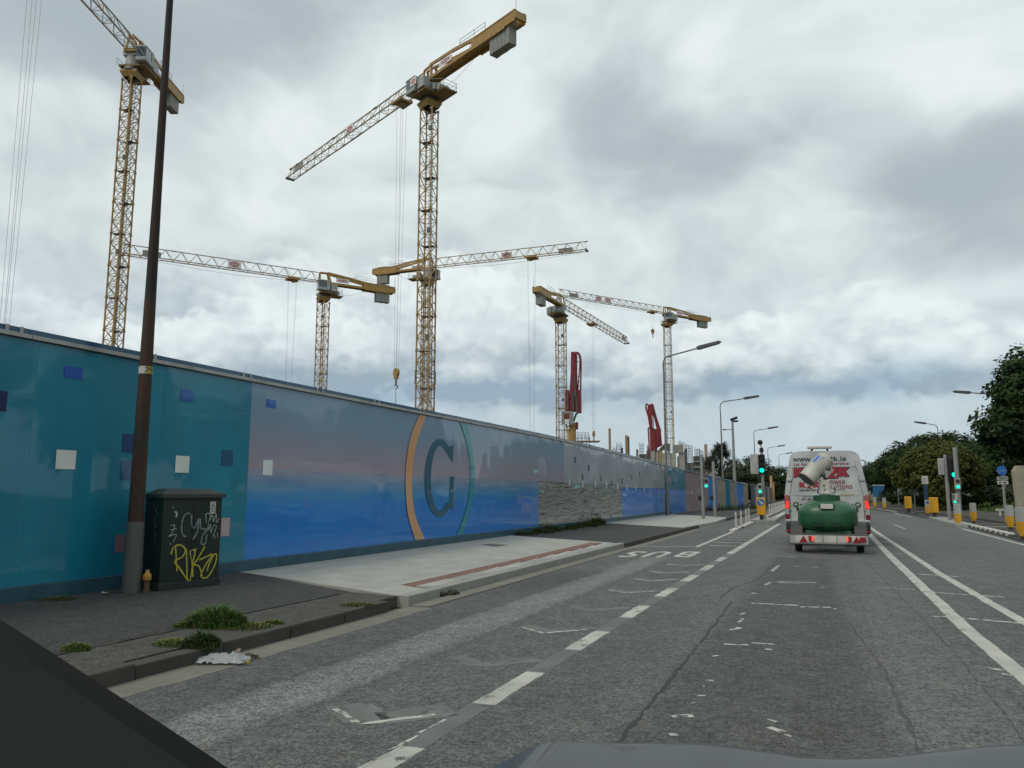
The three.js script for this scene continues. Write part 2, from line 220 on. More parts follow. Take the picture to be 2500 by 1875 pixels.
// road: centre lanes, bus lane on the left, opposite lanes on the right; bends left far away
const leftEdge = (z) => z > -50 ? -4.93 : z > -64 ? mix(-4.93, -4.6, (-50 - z) / 14) : -4.6 - Math.pow((-64 - z) / 34, 2) * 1.1;
const rightEdge = (z) => z > -45 ? 5.0 : z > -60 ? mix(5.0, 4.1, (-45 - z) / 15) : 4.1 - (-60 - z) * .062 - Math.pow(Math.max(0, -75 - z) / 34, 2) * .7;
const road = structure('road', 'worn grey asphalt road with bus lane');
{
  const zs = []; let z = 14; while (z > -26) { zs.push(z); z -= z > -14 ? .085 : .16; } while (z > -75) { zs.push(z); z -= .5; } while (z > -220) { zs.push(z); z -= 4; }
  const NX = 118, P = [], N = [], U = [], Cc = [], I = [];
  const toneAt = (x, z) => {
    const w = .05 * fbm(x * 3, z * .9, 3) + .03 * fbm(x * 9, z * 4, 2);
    let t = .118 + .018 * fbm(x * .8, z * .25 + 4, 4) + .010 * fbm(x * 3.1, z * 2.2, 3), r = 1, b = 1;
    const inBand = (a, c, s = .035) => sstep(a - s, a + s, x + w) * (1 - sstep(c - s, c + s, x + w));
    const zr = (a, c, s = .3) => sstep(a - s, a + s, z + w * 3) * (1 - sstep(c - s, c + s, z + w * 3));
    if (z > -60) {
      t += .080 * inBand(-3.85, -3.32) * zr(-17.2, 20, .9);                    // pale reinstated trench in the bus lane
      t -= .010 * inBand(-3.30, -3.12) * zr(-17.5, 20, .9);                    // smooth sealed strip beside it
      t -= .020 * inBand(-4.7, -3.87) * zr(-13.5, 20, 1.0); t -= .022 * inBand(-4.6, -3.7, .12) * zr(-13.6, -10.4, .5);
      t -= .030 * inBand(-1.16, .02 + (z + 12) * .03, .05) * zr(-18.3, -4.2, .15);   // darker resurfaced strip in our lane
      t += .014 * inBand(.35, 1.05, .2) * zr(-19, 20, 1); t += .012 * inBand(-2.1, -1.3, .2) * zr(-30, -11, 1);
      t += .016 * zr(-60, -19, 1.2) * inBand(-2.2, 1.1, .1);
      t += .012 * inBand(2.0, 5, .1) * zr(-60, -14, 2);
      if (x > -1 && x < .6 && z > -8) { r = 1 + .05 * sstep(-.1, .4, fbm(x * 1.7, z * 1.1 + 5, 3)); }
    }
    return [t * r * .965, t * 1.0, t * b * 1.005];
  };
  zs.forEach((zz, j) => { for (let i = 0; i <= NX; i++) { const x = mix(leftEdge(zz), rightEdge(zz), i / NX); P.push(x, 0, zz); N.push(0, 1, 0); U.push(x, zz); const c = toneAt(x, zz); Cc.push(...c.map((v) => v * 1.85)); } });
  for (let j = 0; j < zs.length - 1; j++) for (let i = 0; i < NX; i++) { const a = j * (NX + 1) + i, b = a + 1, c = a + NX + 1, d = c + 1; I.push(a, b, c, b, d, c); }
  const g = new THREE.BufferGeometry(); g.setAttribute('position', new THREE.Float32BufferAttribute(P, 3)); g.setAttribute('normal', new THREE.Float32BufferAttribute(N, 3)); g.setAttribute('uv', new THREE.Float32BufferAttribute(U, 2)); g.setAttribute('color', new THREE.Float32BufferAttribute(Cc, 3)); g.setIndex(I);
  const m = shade(new THREE.Mesh(g, M.road)); m.name = 'asphalt'; road.add(m);
}
// ---- painted markings, each a thin sheet 4 mm above the asphalt
const Y1 = .0018;
function strip(pts, w, y, jag = .012, step = .12, m = mb(), seed = 1) { // ragged painted line along pts [[x,z],...]
  const L = [], R = [];
  for (let k = 0; k < pts.length - 1; k++) {
    const [x0, z0] = pts[k], [x1, z1] = pts[k + 1], len = Math.hypot(x1 - x0, z1 - z0), n = Math.max(1, Math.round(len / step)), nx = (z1 - z0) / len, nz = -(x1 - x0) / len;
    for (let i = k ? 1 : 0; i <= n; i++) { const t = i / n, x = mix(x0, x1, t), z = mix(z0, z1, t), a = w / 2 + jag * gn(x * 7 + seed * 13, z * 7), b = w / 2 + jag * gn(x * 7 + 90 + seed * 7, z * 7); L.push(V(x + nx * a, y, z + nz * a)); R.push(V(x - nx * b, y, z - nz * b)); }
  }
  for (let i = 0; i < L.length - 1; i++) { const n = V(0, 1, 0); m.tri(L[i], R[i], R[i + 1], 0, 0, 0, n, n, n); m.tri(L[i], R[i + 1], L[i + 1], 0, 0, 0, n, n, n); }
  return m;
}
{
  const dashX = -2.22;
  for (let k = 0; k < 8; k++) { const z0 = -3.05 - 1.955 * k + .04, far = z0 - 1.0; strip([[dashX, z0], [dashX, far]], .155, Y1, .012, .1, mb(), k).build('lane_dash', M.paint, road); strip([[dashX - .005, far], [dashX - .005, far - .955]], .16, Y1, .014, .1, mb(), k + 40).build('covered_dash', M.blackout, road); }
  for (let k = 0; k < 4; k++) strip([[dashX - .09, -3.2 - k * .35], [dashX - .07, -3.5 - k * .35]], .02, Y1 * 2, .008, .06, mb(), k).build('paint_flake', M.paintWorn, road);
  strip([[dashX, -18.72], [dashX, -37.5]], .16, Y1, .012, .3).build('edge_line', M.paint, road);
  strip([[-4.66, -20.4], [-3.29, -20.85]], .11, Y1, .008, .1).build('stop_line', M.paint, road);
  strip([[-3.29, -20.80], [-3.33, -31]], .12, Y1, .01, .3).build('edge_line', M.paint, road);
  for (let k = 0; k < 11; k++) { const z = -21.6 - k * 1.42; strip([[-3.1, z], [-2.75, z + .16], [-2.38, z]], .13, Y1, .02, .1, mb(), k + 3).build('hatch_bar', M.paint, road); }
  // worn remains of shallow chevrons beside the dashed line
  [[-4.62, .30], [-6.28, .22], [-7.95, .20], [-9.5, .2], [-11.35, .2], [-12.95, .2], [-14.25, .18], [-15.75, .18]].forEach(([z, w], k) => { strip([[-3.06, z + .0], [-2.74, z + .26], [-2.36, z - .15]], w * (k ? .8 : 1), Y1, .03, .08, mb(), k + 20).build('faded_chevron', M.paintGhost, road); if (k % 2 === 0 || k > 3) strip([[-3.06, z + .12], [-2.74, z + .36], [-2.4, z]], .05, Y1 * 2, .015, .06, mb(), k + 50).build('paint_flake', M.paintWorn, road); });
  // BUS, written for traffic coming the other way
  'BUS'.split('').forEach((ch, i) => { const g = letters(ch, .46, 3.75); g.scale(1.28, 1, 1); g.rotateX(-Math.PI / 2); g.rotateY(Math.PI); const p = [[-3.12, -18.30], [-3.73, -18.05], [-4.27, -17.86]][i]; mb().geo(g, p[0], Y1, p[1]).build('bus_letter', M.paint, road); });
  // double line and ladder rungs on the right
  strip([[1.36, -3], [1.30, -7.2], [1.23, -9.25], [1.15, -19.6], [1.13, -33]], .15, Y1, .012, .25).build('centre_line', M.paint, road);
  strip([[2.28, -3], [2.1, -6.5], [1.88, -10.2], [1.68, -15.6], [1.45, -30.6], [1.38, -36]], .13, Y1, .012, .25).build('centre_line', M.paint, road);
  [[1.28, 1.46, -24.95], [1.27, 1.5, -20.3], [1.31, 1.9, -15.3], [1.2, 2.1, -12.6], [1.1, 1.9, -10.2], [1.26, 1.46, -27.9], [1.26, 1.44, -31]].forEach(([a, b, z], k) => strip([[a, z - .1], [b, z + .12]], .09, Y1 * 2, .012, .08, mb(), k).build('ladder_rung', M.paintWorn, road));
  strip([[.55, -13.1], [1.05, -12.95]], .04, Y1, .015, .08).build('paint_flake', M.paintWorn, road); strip([[1.0, -10.3], [1.1, -10.25]], .07, Y1, .02, .05).build('paint_flake', M.paintWorn, road);
  strip([[4.78, -2], [4.74, -25], [4.66, -35]], .13, Y1, .012, .4).build('edge_line', M.paint, road);
  strip([[3.95, -59], [4.25, -50.5]], .11, Y1, .012, .4).build('edge_line', M.paint, road);
  strip([[2.6, -34], [2.5, -38]], .09, Y1, .012, .3).build('paint_flake', M.paintWorn, road);
  // leftovers of an old rectangular marking in our lane
  [[-1.12, -18.42, -.70, -18.43, .05], [-.88, -13.29, -.28, -13.34, .07], [-.85, -13.12, -.5, -13.1, .05], [-1.0, -12.75, -.94, -13.15, .05], [-.22, -12.75, -.12, -12.8, .06], [-1.01, -10.61, -.45, -10.62, .07], [-.42, -10.5, -.07, -10.59, .08], [-.04, -10.47, .0, -10.5, .06], [-1.0, -7.70, -.78, -7.74, .05], [-.76, -7.86, -.56, -7.87, .04], [-.62, -7.6, -.56, -7.6, .04], [-1.03, -8.5, -.94, -8.68, .06], [-1.0, -5.15, -.88, -5.22, .045], [-.42, -5.14, -.33, -5.07, .05], [-.33, -5.04, -.28, -5.0, .03], [-.44, -5.31, -.38, -5.27, .018], [-.95, -4.78, -.905, -4.8, .03], [-.94, -6.21, -.89, -6.20, .04], [-.93, -6.0, -.92, -6.02, .02], [-.93, -5.72, -.88, -5.75, .025], [-.94, -5.5, -.91, -5.53, .03], [-1.03, -7.1, -.97, -7.16, .03], [-1.0, -9.0, -.98, -9.3, .03], [-1.04, -9.6, -1.0, -9.75, .03], [1.10, -7.49, 1.2, -7.42, .06], [1.16, -7.28, 1.24, -7.25, .05], [-1.05, -15.0, -1.0, -16.2, .05], [-.72, -16.1, -.6, -16.1, .05], [-.4, -16.0, -.28, -16.0, .06], [-1.1, -11.6, -1.03, -11.7, .05]]
    .forEach(([a, b, c, d, w], k) => strip([[a, b], [c, d]], w, Y1, .02, .05, mb(), k + 7).build('paint_flake', M.paintWorn, road));
  // sealed joints and cracks
  const wob = (pts, s) => { const o = []; for (let k = 0; k < pts.length - 1; k++) for (let t = 0; t < 1; t += .08) { const x = mix(pts[k][0], pts[k + 1][0], t), z = mix(pts[k][1], pts[k + 1][1], t); o.push([x + .022 * gn(z * 3 + s, s), z]); } o.push(pts.at(-1)); return o; };
  strip(wob([[-1.18, -3.6], [-1.19, -5.4], [-1.21, -8.0], [-1.26, -10.6]], 1), .026, Y1, .016, .05).build('tar_joint', M.tar, road);
  strip(wob([[-1.44, -10.9], [-1.42, -12.2], [-1.17, -13.4], [-1.1, -17.9]], 2), .022, Y1, .012, .06).build('tar_joint', M.tar, road);
  strip(wob([[.59, -18.3], [.77, -13], [.87, -10.3], [.94, -8.1], [.95, -5.9], [.96, -4]], 3), .016, Y1, .012, .06).build('tar_joint', M.faintJoint, road);
  strip(wob([[.04, -10.2], [.33, -7], [.37, -5.2], [.4, -4]], 4), .02, Y1, .02, .06).build('tar_joint', M.faintJoint, road);
}
// ---- left footpath: old dark stretches, two new concrete crossovers, kerbs and gutter
const path = structure('footpath', 'footpath beside the hoarding, old dark asphalt with new pale concrete crossovers');
{
  const T = .12;
  slab([[-9.3, 14], [-5.85, 14], [-5.85, -8.85], [-9.3, -10.45]], -.02, T).build('asphalt_path', M.path, path);
  slab([[-5.85, 14], [-5.09, 14], [-5.09, -8.72], [-5.85, -8.85]], -.02, T - .003).build('verge_strip', M.pathOld, path);
  slab([[-9.3, -22.15], [-5.08, -19.75], [-5.08, -29.1], [-9.3, -32.6]], -.02, T).build('asphalt_path', M.path, path);
  slab([[-9.3, -10.45], [-5.08, -8.72], [-5.08, -9.45], [-5.62, -9.72], [-5.78, -19.72], [-5.44, -19.6], [-5.2, -19.75], [-9.3, -22.15]], -.02, T + .004).build('concrete_crossover', M.newConcrete, path);
  slab([[-5.60, -9.72], [-5.36, -9.66], [-5.46, -19.6], [-5.76, -19.68]], -.02, T + .005).build('red_paving_band', M.redPave, path);
  for (let k = 0; k < 10; k++) { const z = -9.66 - k * .995; slab([[-5.35, z], [-5.10, z - .02], [-5.10, z - .985], [-5.37 - .008 * k, z - .985]], -.02, T + .005).build('kerb_paver', k % 3 === 1 ? M.kerbConcrete : M.newConcrete, path); }
  slab([[-9.3, -32.6], [-5.08, -29.1], [-4.75, -34.9], [-5.0, -42], [-9.3, -47]], -.02, T + .004).build('concrete_crossover', M.newConcrete, path);
  slab([[-9.3, -47], [-5.0, -42], [-4.8, -52], [-4.7, -64], [-6.1, -66], [-9.3, -56]], -.02, T).build('asphalt_path', M.path, path);
  slab([[-7.4, -17.35], [-7.36, -17.95], [-7.9, -18.1], [-8.02, -17.75], [-7.5, -17.3]], .05, T + .009).build('manhole_cover', M.sleeve, path);
  // kerb stones
  const kerb = (z0, z1, x0, x1, m, top, n = 'kerb_stone') => { const g = mb(); g.geo(new RoundedBoxGeometry(.16, top + .05, Math.abs(z1 - z0) - .012, 2, .018), (x0 + x1) / 2, (top - .05) / 2, (z0 + z1) / 2, 0, Math.atan2(x1 - x0, z1 - z0)); return g.build(n, m, path); };
  for (let k = 0; k < 25; k++) { const z = 13.7 - k * .915; if (z - .915 < -8.75) break; const j = .006 * gn(k * 3.3, 1); if (Math.abs(z + 4.9) > .5) kerb(z, z - .915, -5.0 + j, -5.0 + j, M.kerbOld, T + .005 + j); else kerb(z, z - .915, -5.015, -4.99, M.kerbOld, T - .012); }
  for (let k = 0; k < 12; k++) { const z = -8.74 - k * .918; kerb(z, z - .918, -5.01, -5.01, M.kerbConcrete, T + .008 - (k > 9 ? 0 : 0)); const g = mb().geo(new THREE.BoxGeometry(.29, .05, .905), -4.79, -.012, z - .459); g.build('channel_stone', M.gutter, path); }
  for (let k = 0; k < 14; k++) { const z = -19.78 - k * .915; kerb(z, z - .915, -5.0, -5.0, M.kerbOld, T + .004 * gn(k, 5)); }
  for (let k = 0; k < 20; k++) { const z = -32.6 - k * .95, x = z > -42 ? mix(-5.0, -4.92, (-32.6 - z) / 10) : mix(-4.92, -4.75, (-42 - z) / 10); kerb(z, z - .95, x, x, k < 8 ? M.kerbConcrete : M.kerbOld, k < 4 ? .07 : T); }
  strip([[-4.75, 14], [-4.75, -8.7]], .36, Y1, .03, .2).build('gutter_strip', M.gutter, path);
  strip([[-4.76, -19.8], [-4.78, -27], [-4.8, -31]], .30, Y1, .03, .2).build('gutter_strip', M.gutter, path);
  strip([[-4.74, -31.2], [-4.72, -36]], .18, Y1, .02, .2).build('gutter_strip', M.gutter, path);
  strip([[-5.78, -3.4], [-5.77, -5.0], [-5.76, -5.8], [-5.86, -6.9], [-5.84, -8.6]], .03, T + .005, .02, .08).build('path_joint', M.tar, path);
}
// ---- right side: traffic island, cycle track, footpath, grass bank
const right = structure('pavement', 'traffic island, cycle track and footpath along the opposite side of the road');
{
  slab([[5.02, 14], [6.9, 14], [7.1, -36], [6.6, -52], [5.4, -60], [4.4, -66], [3.2, -80], [0, -120], [-1.5, -120], [2.4, -79], [3.6, -65], [4.2, -58.5], [4.75, -48], [5.0, -46.5], [5.35, -44], [5.3, -39.5], [5.02, -39]], -.02, .03).build('cycle_track', M.path, right);
  slab([[6.95, 14], [10.6, 14], [10.6, -46], [10, -62], [8, -80], [4, -110], [1.6, -120], [.05, -120], [3.25, -80], [4.45, -66], [5.45, -60], [6.65, -52], [7.15, -36]], -.02, .10).build('footway', M.pathOld, right);
  slab([[4.62, -36.2], [5.0, -35.9], [5.3, -37.2], [5.45, -46], [5.2, -47.4], [4.75, -47], [4.6, -40]], -.02, .125).build('island_top', M.kerbConcrete, right);
  slab([[4.55, -58.6], [4.75, -54.9], [5.0, -55], [5.05, -60], [4.6, -60]], -.02, .11).build('island_top', M.kerbOld, right);
  for (let k = 0; k < 11; k++) { const z = -38.4 + k * .9; mb().geo(new RoundedBoxGeometry(.2, .16, .46, 2, .025), 5.16 + k * .008, .05, z).build('separator_block', M.white, right); }
  for (let k = 0; k < 11; k++) { const z = -38.4 + k * .9 + .45; mb().geo(new THREE.BoxGeometry(.19, .09, .43), 5.16 + k * .008, .03, z).build('separator_block', M.kerbOld, right); }
  strip([[5.6, -36.4], [7.0, -37.2]], .28, .034, .02, .2).build('give_way_line', M.paint, right); strip([[5.7, -39.6], [7.3, -40.4]], .2, .034, .02, .2).build('give_way_line', M.paintWorn, right);
  strip([[6.3, -31.0], [6.9, -33.5]], .12, .034, .02, .2).build('cycle_line', M.paintWorn, right);
  for (let k = 0; k < 30; k++) { const z = -60 - k * 1.4, a = rightEdge(z), b = rightEdge(z - 1.4); mb().bar(V(a, .06, z), V(b, .06, z - 1.38), .16, .12, true).build('kerb_stone', M.kerbConcrete, right); }
}
{ // grass bank behind the footway
  const b = structure('grass_bank', 'grass bank rising behind the opposite footway');
  const P = [], N = 46, Lz = 60, I = [], C = [];
  const edgeX = (z) => z > -46 ? 10.6 : z > -62 ? mix(10.6, 10, (-46 - z) / 16) : 10 - (-62 - z) * .11 - Math.pow(Math.max(0, -80 - z), 2) * .002;
  for (let j = 0; j <= Lz; j++) for (let i = 0; i <= N; i++) { const z = 14 - j * 3.2, x = edgeX(z) + Math.pow(i / N, 1.6) * 90; const y = .09 + .95 * sstep(0, 6, x - edgeX(z)) + .25 * fbm(x * .2, z * .2, 3) * sstep(0, 3, x - edgeX(z)); P.push(x, y, z); const t = 1 + .4 * fbm(x * .5, z * .5, 4); C.push(.055 * t, .085 * t, .022 * t); }
  for (let j = 0; j < Lz; j++) for (let i = 0; i < N; i++) { const a = j * (N + 1) + i; I.push(a, a + 1, a + N + 1, a + 1, a + N + 2, a + N + 1); }
  const g = new THREE.BufferGeometry(); g.setAttribute('position', new THREE.Float32BufferAttribute(P, 3)); g.setAttribute('color', new THREE.Float32BufferAttribute(C, 3)); g.setAttribute('uv', new THREE.Float32BufferAttribute(P.length / 3 * 2, 2)); g.setIndex(I); g.computeVertexNormals();
  const m = shade(new THREE.Mesh(g, mat([1, 1, 1], { vertexColors: true, roughness: 1 }))); m.name = 'turf'; b.add(m);
  // blades
  const r = rngOf(31), gm = mb();
  for (let k = 0; k < 16000; k++) { const z = -26 - r() * 60, x = edgeX(z) + .1 + Math.pow(r(), 1.5) * 16; const y = .09 + .95 * sstep(0, 6, x - edgeX(z)) + .25 * fbm(x * .2, z * .2, 3) * sstep(0, 3, x - edgeX(z)) - .03, h = .10 + r() * .16, a = r() * 6.28, w = .05 + r() * .05; const t = .7 + r() * .7; gm.tri(V(x - Math.cos(a) * w, y, z - Math.sin(a) * w), V(x + Math.cos(a) * w, y, z + Math.sin(a) * w), V(x + (r() - .5) * .12, y + h, z + (r() - .5) * .12)).col(.065 * t, .105 * t, .025 * t); }
  const gb = gm.build('grass_blades', mat([1, 1, 1], { vertexColors: true, roughness: 1, side: THREE.DoubleSide }), b); gb.userData.kind = 'stuff';
}

// ================================================================ THE HOARDING
const WX = -8.95;
{
  const h = thing('site_hoarding', 'long glossy printed hoarding in teal, sea blue and grey around the building site', 'hoarding');
  const wave = (z, y) => .0045 * fbm(z * .55, y * .5, 2) + .0030 * gn(z * 1.3 + 20, y * 1.7) + .0016 * gn(z * 3.1, y * .8 + 9);
  const vinyl = (o) => phys([1, 1, 1], { roughness: .45, clearcoat: .75, clearcoatRoughness: .035, ...o });
  // the printed artwork: teal field; a sea at dusk; a stone quay; then plain colours
  const N1 = (z, y) => fbm(z * .45, y * .6, 4);
  const ART = {
    teal: tex(512, (u, v) => { const s = .5 + .9 * fbm(u * 5, v * 4, 5, 1 * 4), blk = Math.floor(u * 8) % 3 === 1 ? .02 : 0; return [.0 + .012 * s, .46 + .055 * s - blk, .565 + .045 * s - blk]; }),
    sea: tex(1024, (u, v) => { // v 0 = foot, 1 = top
      const hz = .506, z = u * 14, wv = fbm(z * .6, v * 26, 4), cl = fbm(z * .25, v * 3, 5);
      if (v > hz) { const t = (v - hz) / (1 - hz); const k = clamp(t + .10 * cl); return [mix(.61, .46, sstep(0, .8, k)) + .03 * cl, mix(.57, .57, sstep(0, .7, k)) + .03 * cl, mix(.63, .67, sstep(0, .8, k)) + .03 * cl]; }
      const t = v / hz, k = clamp(t + .09 * wv + .05 * cl); return [mix(.0, .53, sstep(.52, 1.02, k)) + .01 * wv, mix(.465, .57, sstep(.45, 1, k)) + .05 * wv, mix(.79, .66, sstep(.5, 1, k)) + .04 * wv];
    }, { h: 512 }),
    stone: tex(1024, (u, v) => { // rubble courses printed in grey-buff, sky above
      const c = fbm(u * 13 + 1.5 * fbm(u * 6, v * 9, 3), v * 30 + 1.2 * fbm(u * 9, v * 5, 3), 5), d = fbm(u * 34, v * 60, 3), crack = sstep(.12, .38, -c) * .7 + sstep(.2, .5, -d) * .3; const t = .55 + .22 * c - .34 * crack; return [t * .97, t * .985, t * .96]; }, { h: 512 }),
    quaySky: tex(512, (u, v) => { const c = fbm(u * 4, v * 3, 5); const t = .62 + .08 * c; return [t * 1.0, t * 1.04, t * 1.11 - .04 * (1 - v)]; }),
    blue: tex(512, (u, v) => { const c = fbm(u * 3, v * 9, 5); return [.24 + .05 * c, .50 + .05 * c, .80 + .05 * c]; }),
    pink: tex(256, (u, v) => { const c = fbm(u * 4, v * 4, 5); return [.57 + .05 * c, .50 + .05 * c, .51 + .05 * c]; }),
    tan: tex(256, (u, v) => { const c = fbm(u * 5, v * 5, 5); return [.60 + .1 * c, .56 + .08 * c, .52 + .08 * c]; }),
    navy: tex(256, (u, v) => { const c = fbm(u * 5, v * 5, 5); return [.22 + .06 * c, .27 + .06 * c, .36 + .06 * c]; }),
  };
  const VM = Object.fromEntries(Object.entries(ART).map(([k, t]) => [k, vinyl({ map: t })]));
  const topY = (z) => z > -24 ? 3.37 : 3.37 - .44 * Math.pow(sstep(-24, -60, z), .8);
  const plinth = .30, capH = .07, railH = .05;
  // curved panel between two wall points, grid so that the sheet can bow
  const X0 = (z) => z > -53 ? WX : mix(WX, -6.04, Math.min(1, (-53 - z) / 11.4));
  const top2 = (z) => z > -53 ? topY(z) : mix(topY(-53), 2.07, Math.min(1, (-53 - z) / 11.4));
  function panel(z0, z1, y0, y1, m, uvf, name = 'hoarding_panel') {
    const nz = Math.max(2, Math.round(Math.abs(z1 - z0) / .14)), ny = 20, P = [], U = [], I = [];
    for (let j = 0; j <= ny; j++) for (let i = 0; i <= nz; i++) { const z = mix(z0 - .0008, z1 + .0008, i / nz), top = typeof y1 === 'function' ? y1(z) : y1, y = mix(y0, top, j / ny); const e = Math.sin(Math.PI * i / nz) * .0025 * (gn(z0 * 9, 2) > 0 ? 1 : -1); P.push(X0(z) + wave(z, y) + e, y, z); U.push(...uvf(z, y)); }
    for (let j = 0; j < ny; j++) for (let i = 0; i < nz; i++) { const a = j * (nz + 1) + i; I.push(a, a + 1, a + nz + 1, a + 1, a + nz + 2, a + nz + 1); }
    const g = new THREE.BufferGeometry(); g.setAttribute('position', new THREE.Float32BufferAttribute(P, 3)); g.setAttribute('uv', new THREE.Float32BufferAttribute(U, 2)); g.setIndex(I); g.computeVertexNormals();
    const o = shade(new THREE.Mesh(g, m)); o.name = name; h.add(o); return o;
  }
  const PW = 2.02, face = (z) => top2(z) - capH - railH - .012;
  // teal stretch, then dusk sea
  for (let k = -10; k < 4; k++) { const z0 = -4.53 - k * PW, z1 = z0 - PW; if (k < 3) panel(z0, Math.max(z1, -10.40), plinth, face, VM.teal, (z, y) => [-z * .25, y * .25]); }
  for (let z = -10.40; z > -24.3; z -= PW) panel(z, Math.max(z - PW, -24.4), plinth, face, VM.sea, (zz, y) => [(-zz - 10.4) / 14, clamp((y - plinth) / 2.93, .002, .998)]);
  for (let z = -24.4; z > -27; z -= 1.35) panel(z, Math.max(z - 1.35, -27.1), 1.765, face, VM.sea, (zz, y) => [(-zz - 10.4) / 14, clamp((y - plinth) / 2.93, .515, .998)]);
  for (let z = -24.4; z > -35.5; z -= PW) panel(z, Math.max(z - PW, -35.55), plinth - .06, 1.75, VM.stone, (zz, y) => [(-zz - 24.4) / 11.2, y / 1.8]);
  for (let z = -27.1; z > -45.5; z -= PW) panel(z, Math.max(z - PW, -45.6), (z > -35 ? 1.755 : 1.62), face, VM.quaySky, (zz, y) => [-zz * .12, y * .3]);
  for (let z = -35.55; z > -45.5; z -= PW) panel(z, Math.max(z - PW, -45.6), .12, 1.61, VM.blue, (zz, y) => [-zz * .2, y * .4]);
  panel(-45.6, -49.2, 1.6, face, VM.teal, (z, y) => [z * .2, y * .3]); panel(-49.2, -52.9, 1.6, face, VM.teal, (z, y) => [z * .2, y * .3]); panel(-45.6, -49.2, .02, 1.59, VM.blue, (z, y) => [z * .2, y * .3]); panel(-49.2, -52.9, .02, 1.59, VM.blue, (z, y) => [z * .2, y * .3]);
  const far = [[-52.9, -56.6, 'pink'], [-56.6, -58.2, 'blue'], [-58.2, -59.8, 'tan'], [-59.8, -60.7, 'teal'], [-60.7, -61.6, 'tan'], [-61.6, -63.4, 'blue'], [-63.4, -64.4, 'tan']];
  for (const [a, b, k] of far) panel(a, b, .0, face, VM[k], (z, y) => [z * .2, y * .3]);
  // foot board, top rail, cap and the brackets that hold them
  for (let z = 15; z > -46; z -= PW) {
    mb().rbox(.035, plinth - .1, PW - .006, WX + .012, .12 + (plinth - .12) / 2 - .012, z - PW / 2, .006).build('foot_board', mat([.045, .13, .19], { roughness: .35, map: grimeMap }), h);
  }
  const capM = phys([.012, .075, .15], { roughness: .32, clearcoat: .6, clearcoatRoughness: .1 }), railM = mat([.52, .54, .53], { roughness: .5, map: grimeMap });
  const zs = []; for (let z = 15.8; z > -64; z -= PW) zs.push(z); zs.push(-64.4);
  for (let k = 0; k < zs.length - 1; k++) {
    const a = zs[k], b = zs[k + 1], ya = top2(a), yb = top2(b), gap = .004;
    mb().bar(V(X0(a) - .02, ya - capH / 2, a - gap), V(X0(b) - .02, yb - capH / 2, b + gap), .06, capH, true).build('cap_strip', k > 18 && k % 3 === 0 ? railM : capM, h);
    mb().bar(V(X0(a) + .018, ya - capH - railH / 2 - .002, a - gap), V(X0(b) + .018, yb - capH - railH / 2 - .002, b + gap), .07, railH, true).build('top_rail', railM, h);
    for (const o of [.12, .30]) mb().box(.02, .075, .035, X0(a) + .022, ya - capH * .45, a + o).build('rail_bracket', railM, h);
    if (b > -63) mb().bar(V(X0(a) - .12, 0, a), V(X0(a) - .12, ya - .1, a), .1, .1).build('rear_post', M.timber, h);
  }
  // the back of the boards
  { const bk = mb(); for (let k = 0; k < zs.length - 1; k++) { const a = zs[k], b = zs[k + 1]; bk.quad(V(X0(a) - .05, 0, a), V(X0(a) - .05, top2(a) - .08, a), V(X0(b) - .05, top2(b) - .08, b), V(X0(b) - .05, 0, b)); } bk.build('rear_boarding', M.timber, h); }
  // printed squares: z from, z to, y top, y foot, colour
  const squares = [[-6.92, -7.18, 3.00, 2.85, [0.006, 0.088, 0.415]], [-5.99, -6.21, 2.58, 2.34, [0.004, 0.012, 0.080]], [-6.90, -7.18, 1.93, 1.69, [0.719, 0.742, 0.696]], [-7.88, -8.12, 2.20, 1.95, [0.004, 0.041, 0.160]], [-7.88, -8.10, 1.83, 1.57, [0.006, 0.072, 0.191]], [-7.86, -8.09, .83, .60, [0.207, 0.136, 0.191]], [-8.86, -9.10, 2.94, 2.76, [0.006, 0.096, 0.383]], [-8.83, -9.10, 1.94, 1.69, [0.719, 0.742, 0.696]], [-9.78, -10.03, 2.07, 1.82, [0.004, 0.072, 0.175]], [-9.84, -10.03, 1.00, .71, [0.463, 0.335, 0.351]], [-10.78, -11.03, 3.00, 2.86, [0.006, 0.104, 0.439]], [-10.76, -11.01, 1.95, 1.69, [0.696, 0.731, 0.742]],
    [-4.95, -5.2, 1.9, 1.66, [0.719, 0.742, 0.696]], [-4.9, -5.15, 2.98, 2.82, [0.006, 0.088, 0.415]]];
  const dark = [.05, .075, .09], pale = [.62, .64, .64];
  for (const [z0, y1] of [[-30.14, 2.49], [-28.36, 2.75], [-31.96, 2.10], [-35.55, 2.03], [-37.51, 2.25], [-39.17, 2.45], [-29.3, 2.1], [-33.7, 1.92]]) squares.push([z0, z0 - .2, y1, y1 - .24, dark]);
  for (const [z0, y1] of [[-31.07, 1.86], [-32.81, 1.83], [-34.71, 1.80], [-36.51, 1.76], [-38.3, 1.72], [-40.2, 1.70], [-29.3, 1.86], [-27.6, 1.9]]) squares.push([z0, z0 - .22, y1, y1 - .25, pale]);
  for (const [a, b, y1, y0, c] of squares) { const q = mb(), P = (i, j) => { const z = mix(a, b, i / 3), y = mix(y0, y1, j / 3); return V(WX + wave(z, y) + .0045, y, z); }; for (let i = 0; i < 3; i++) for (let j = 0; j < 3; j++) q.quad(P(i, j), P(i + 1, j), P(i + 1, j + 1), P(i, j + 1)); q.build('printed_square', vinyl({ color: lin(...c) }), h); }
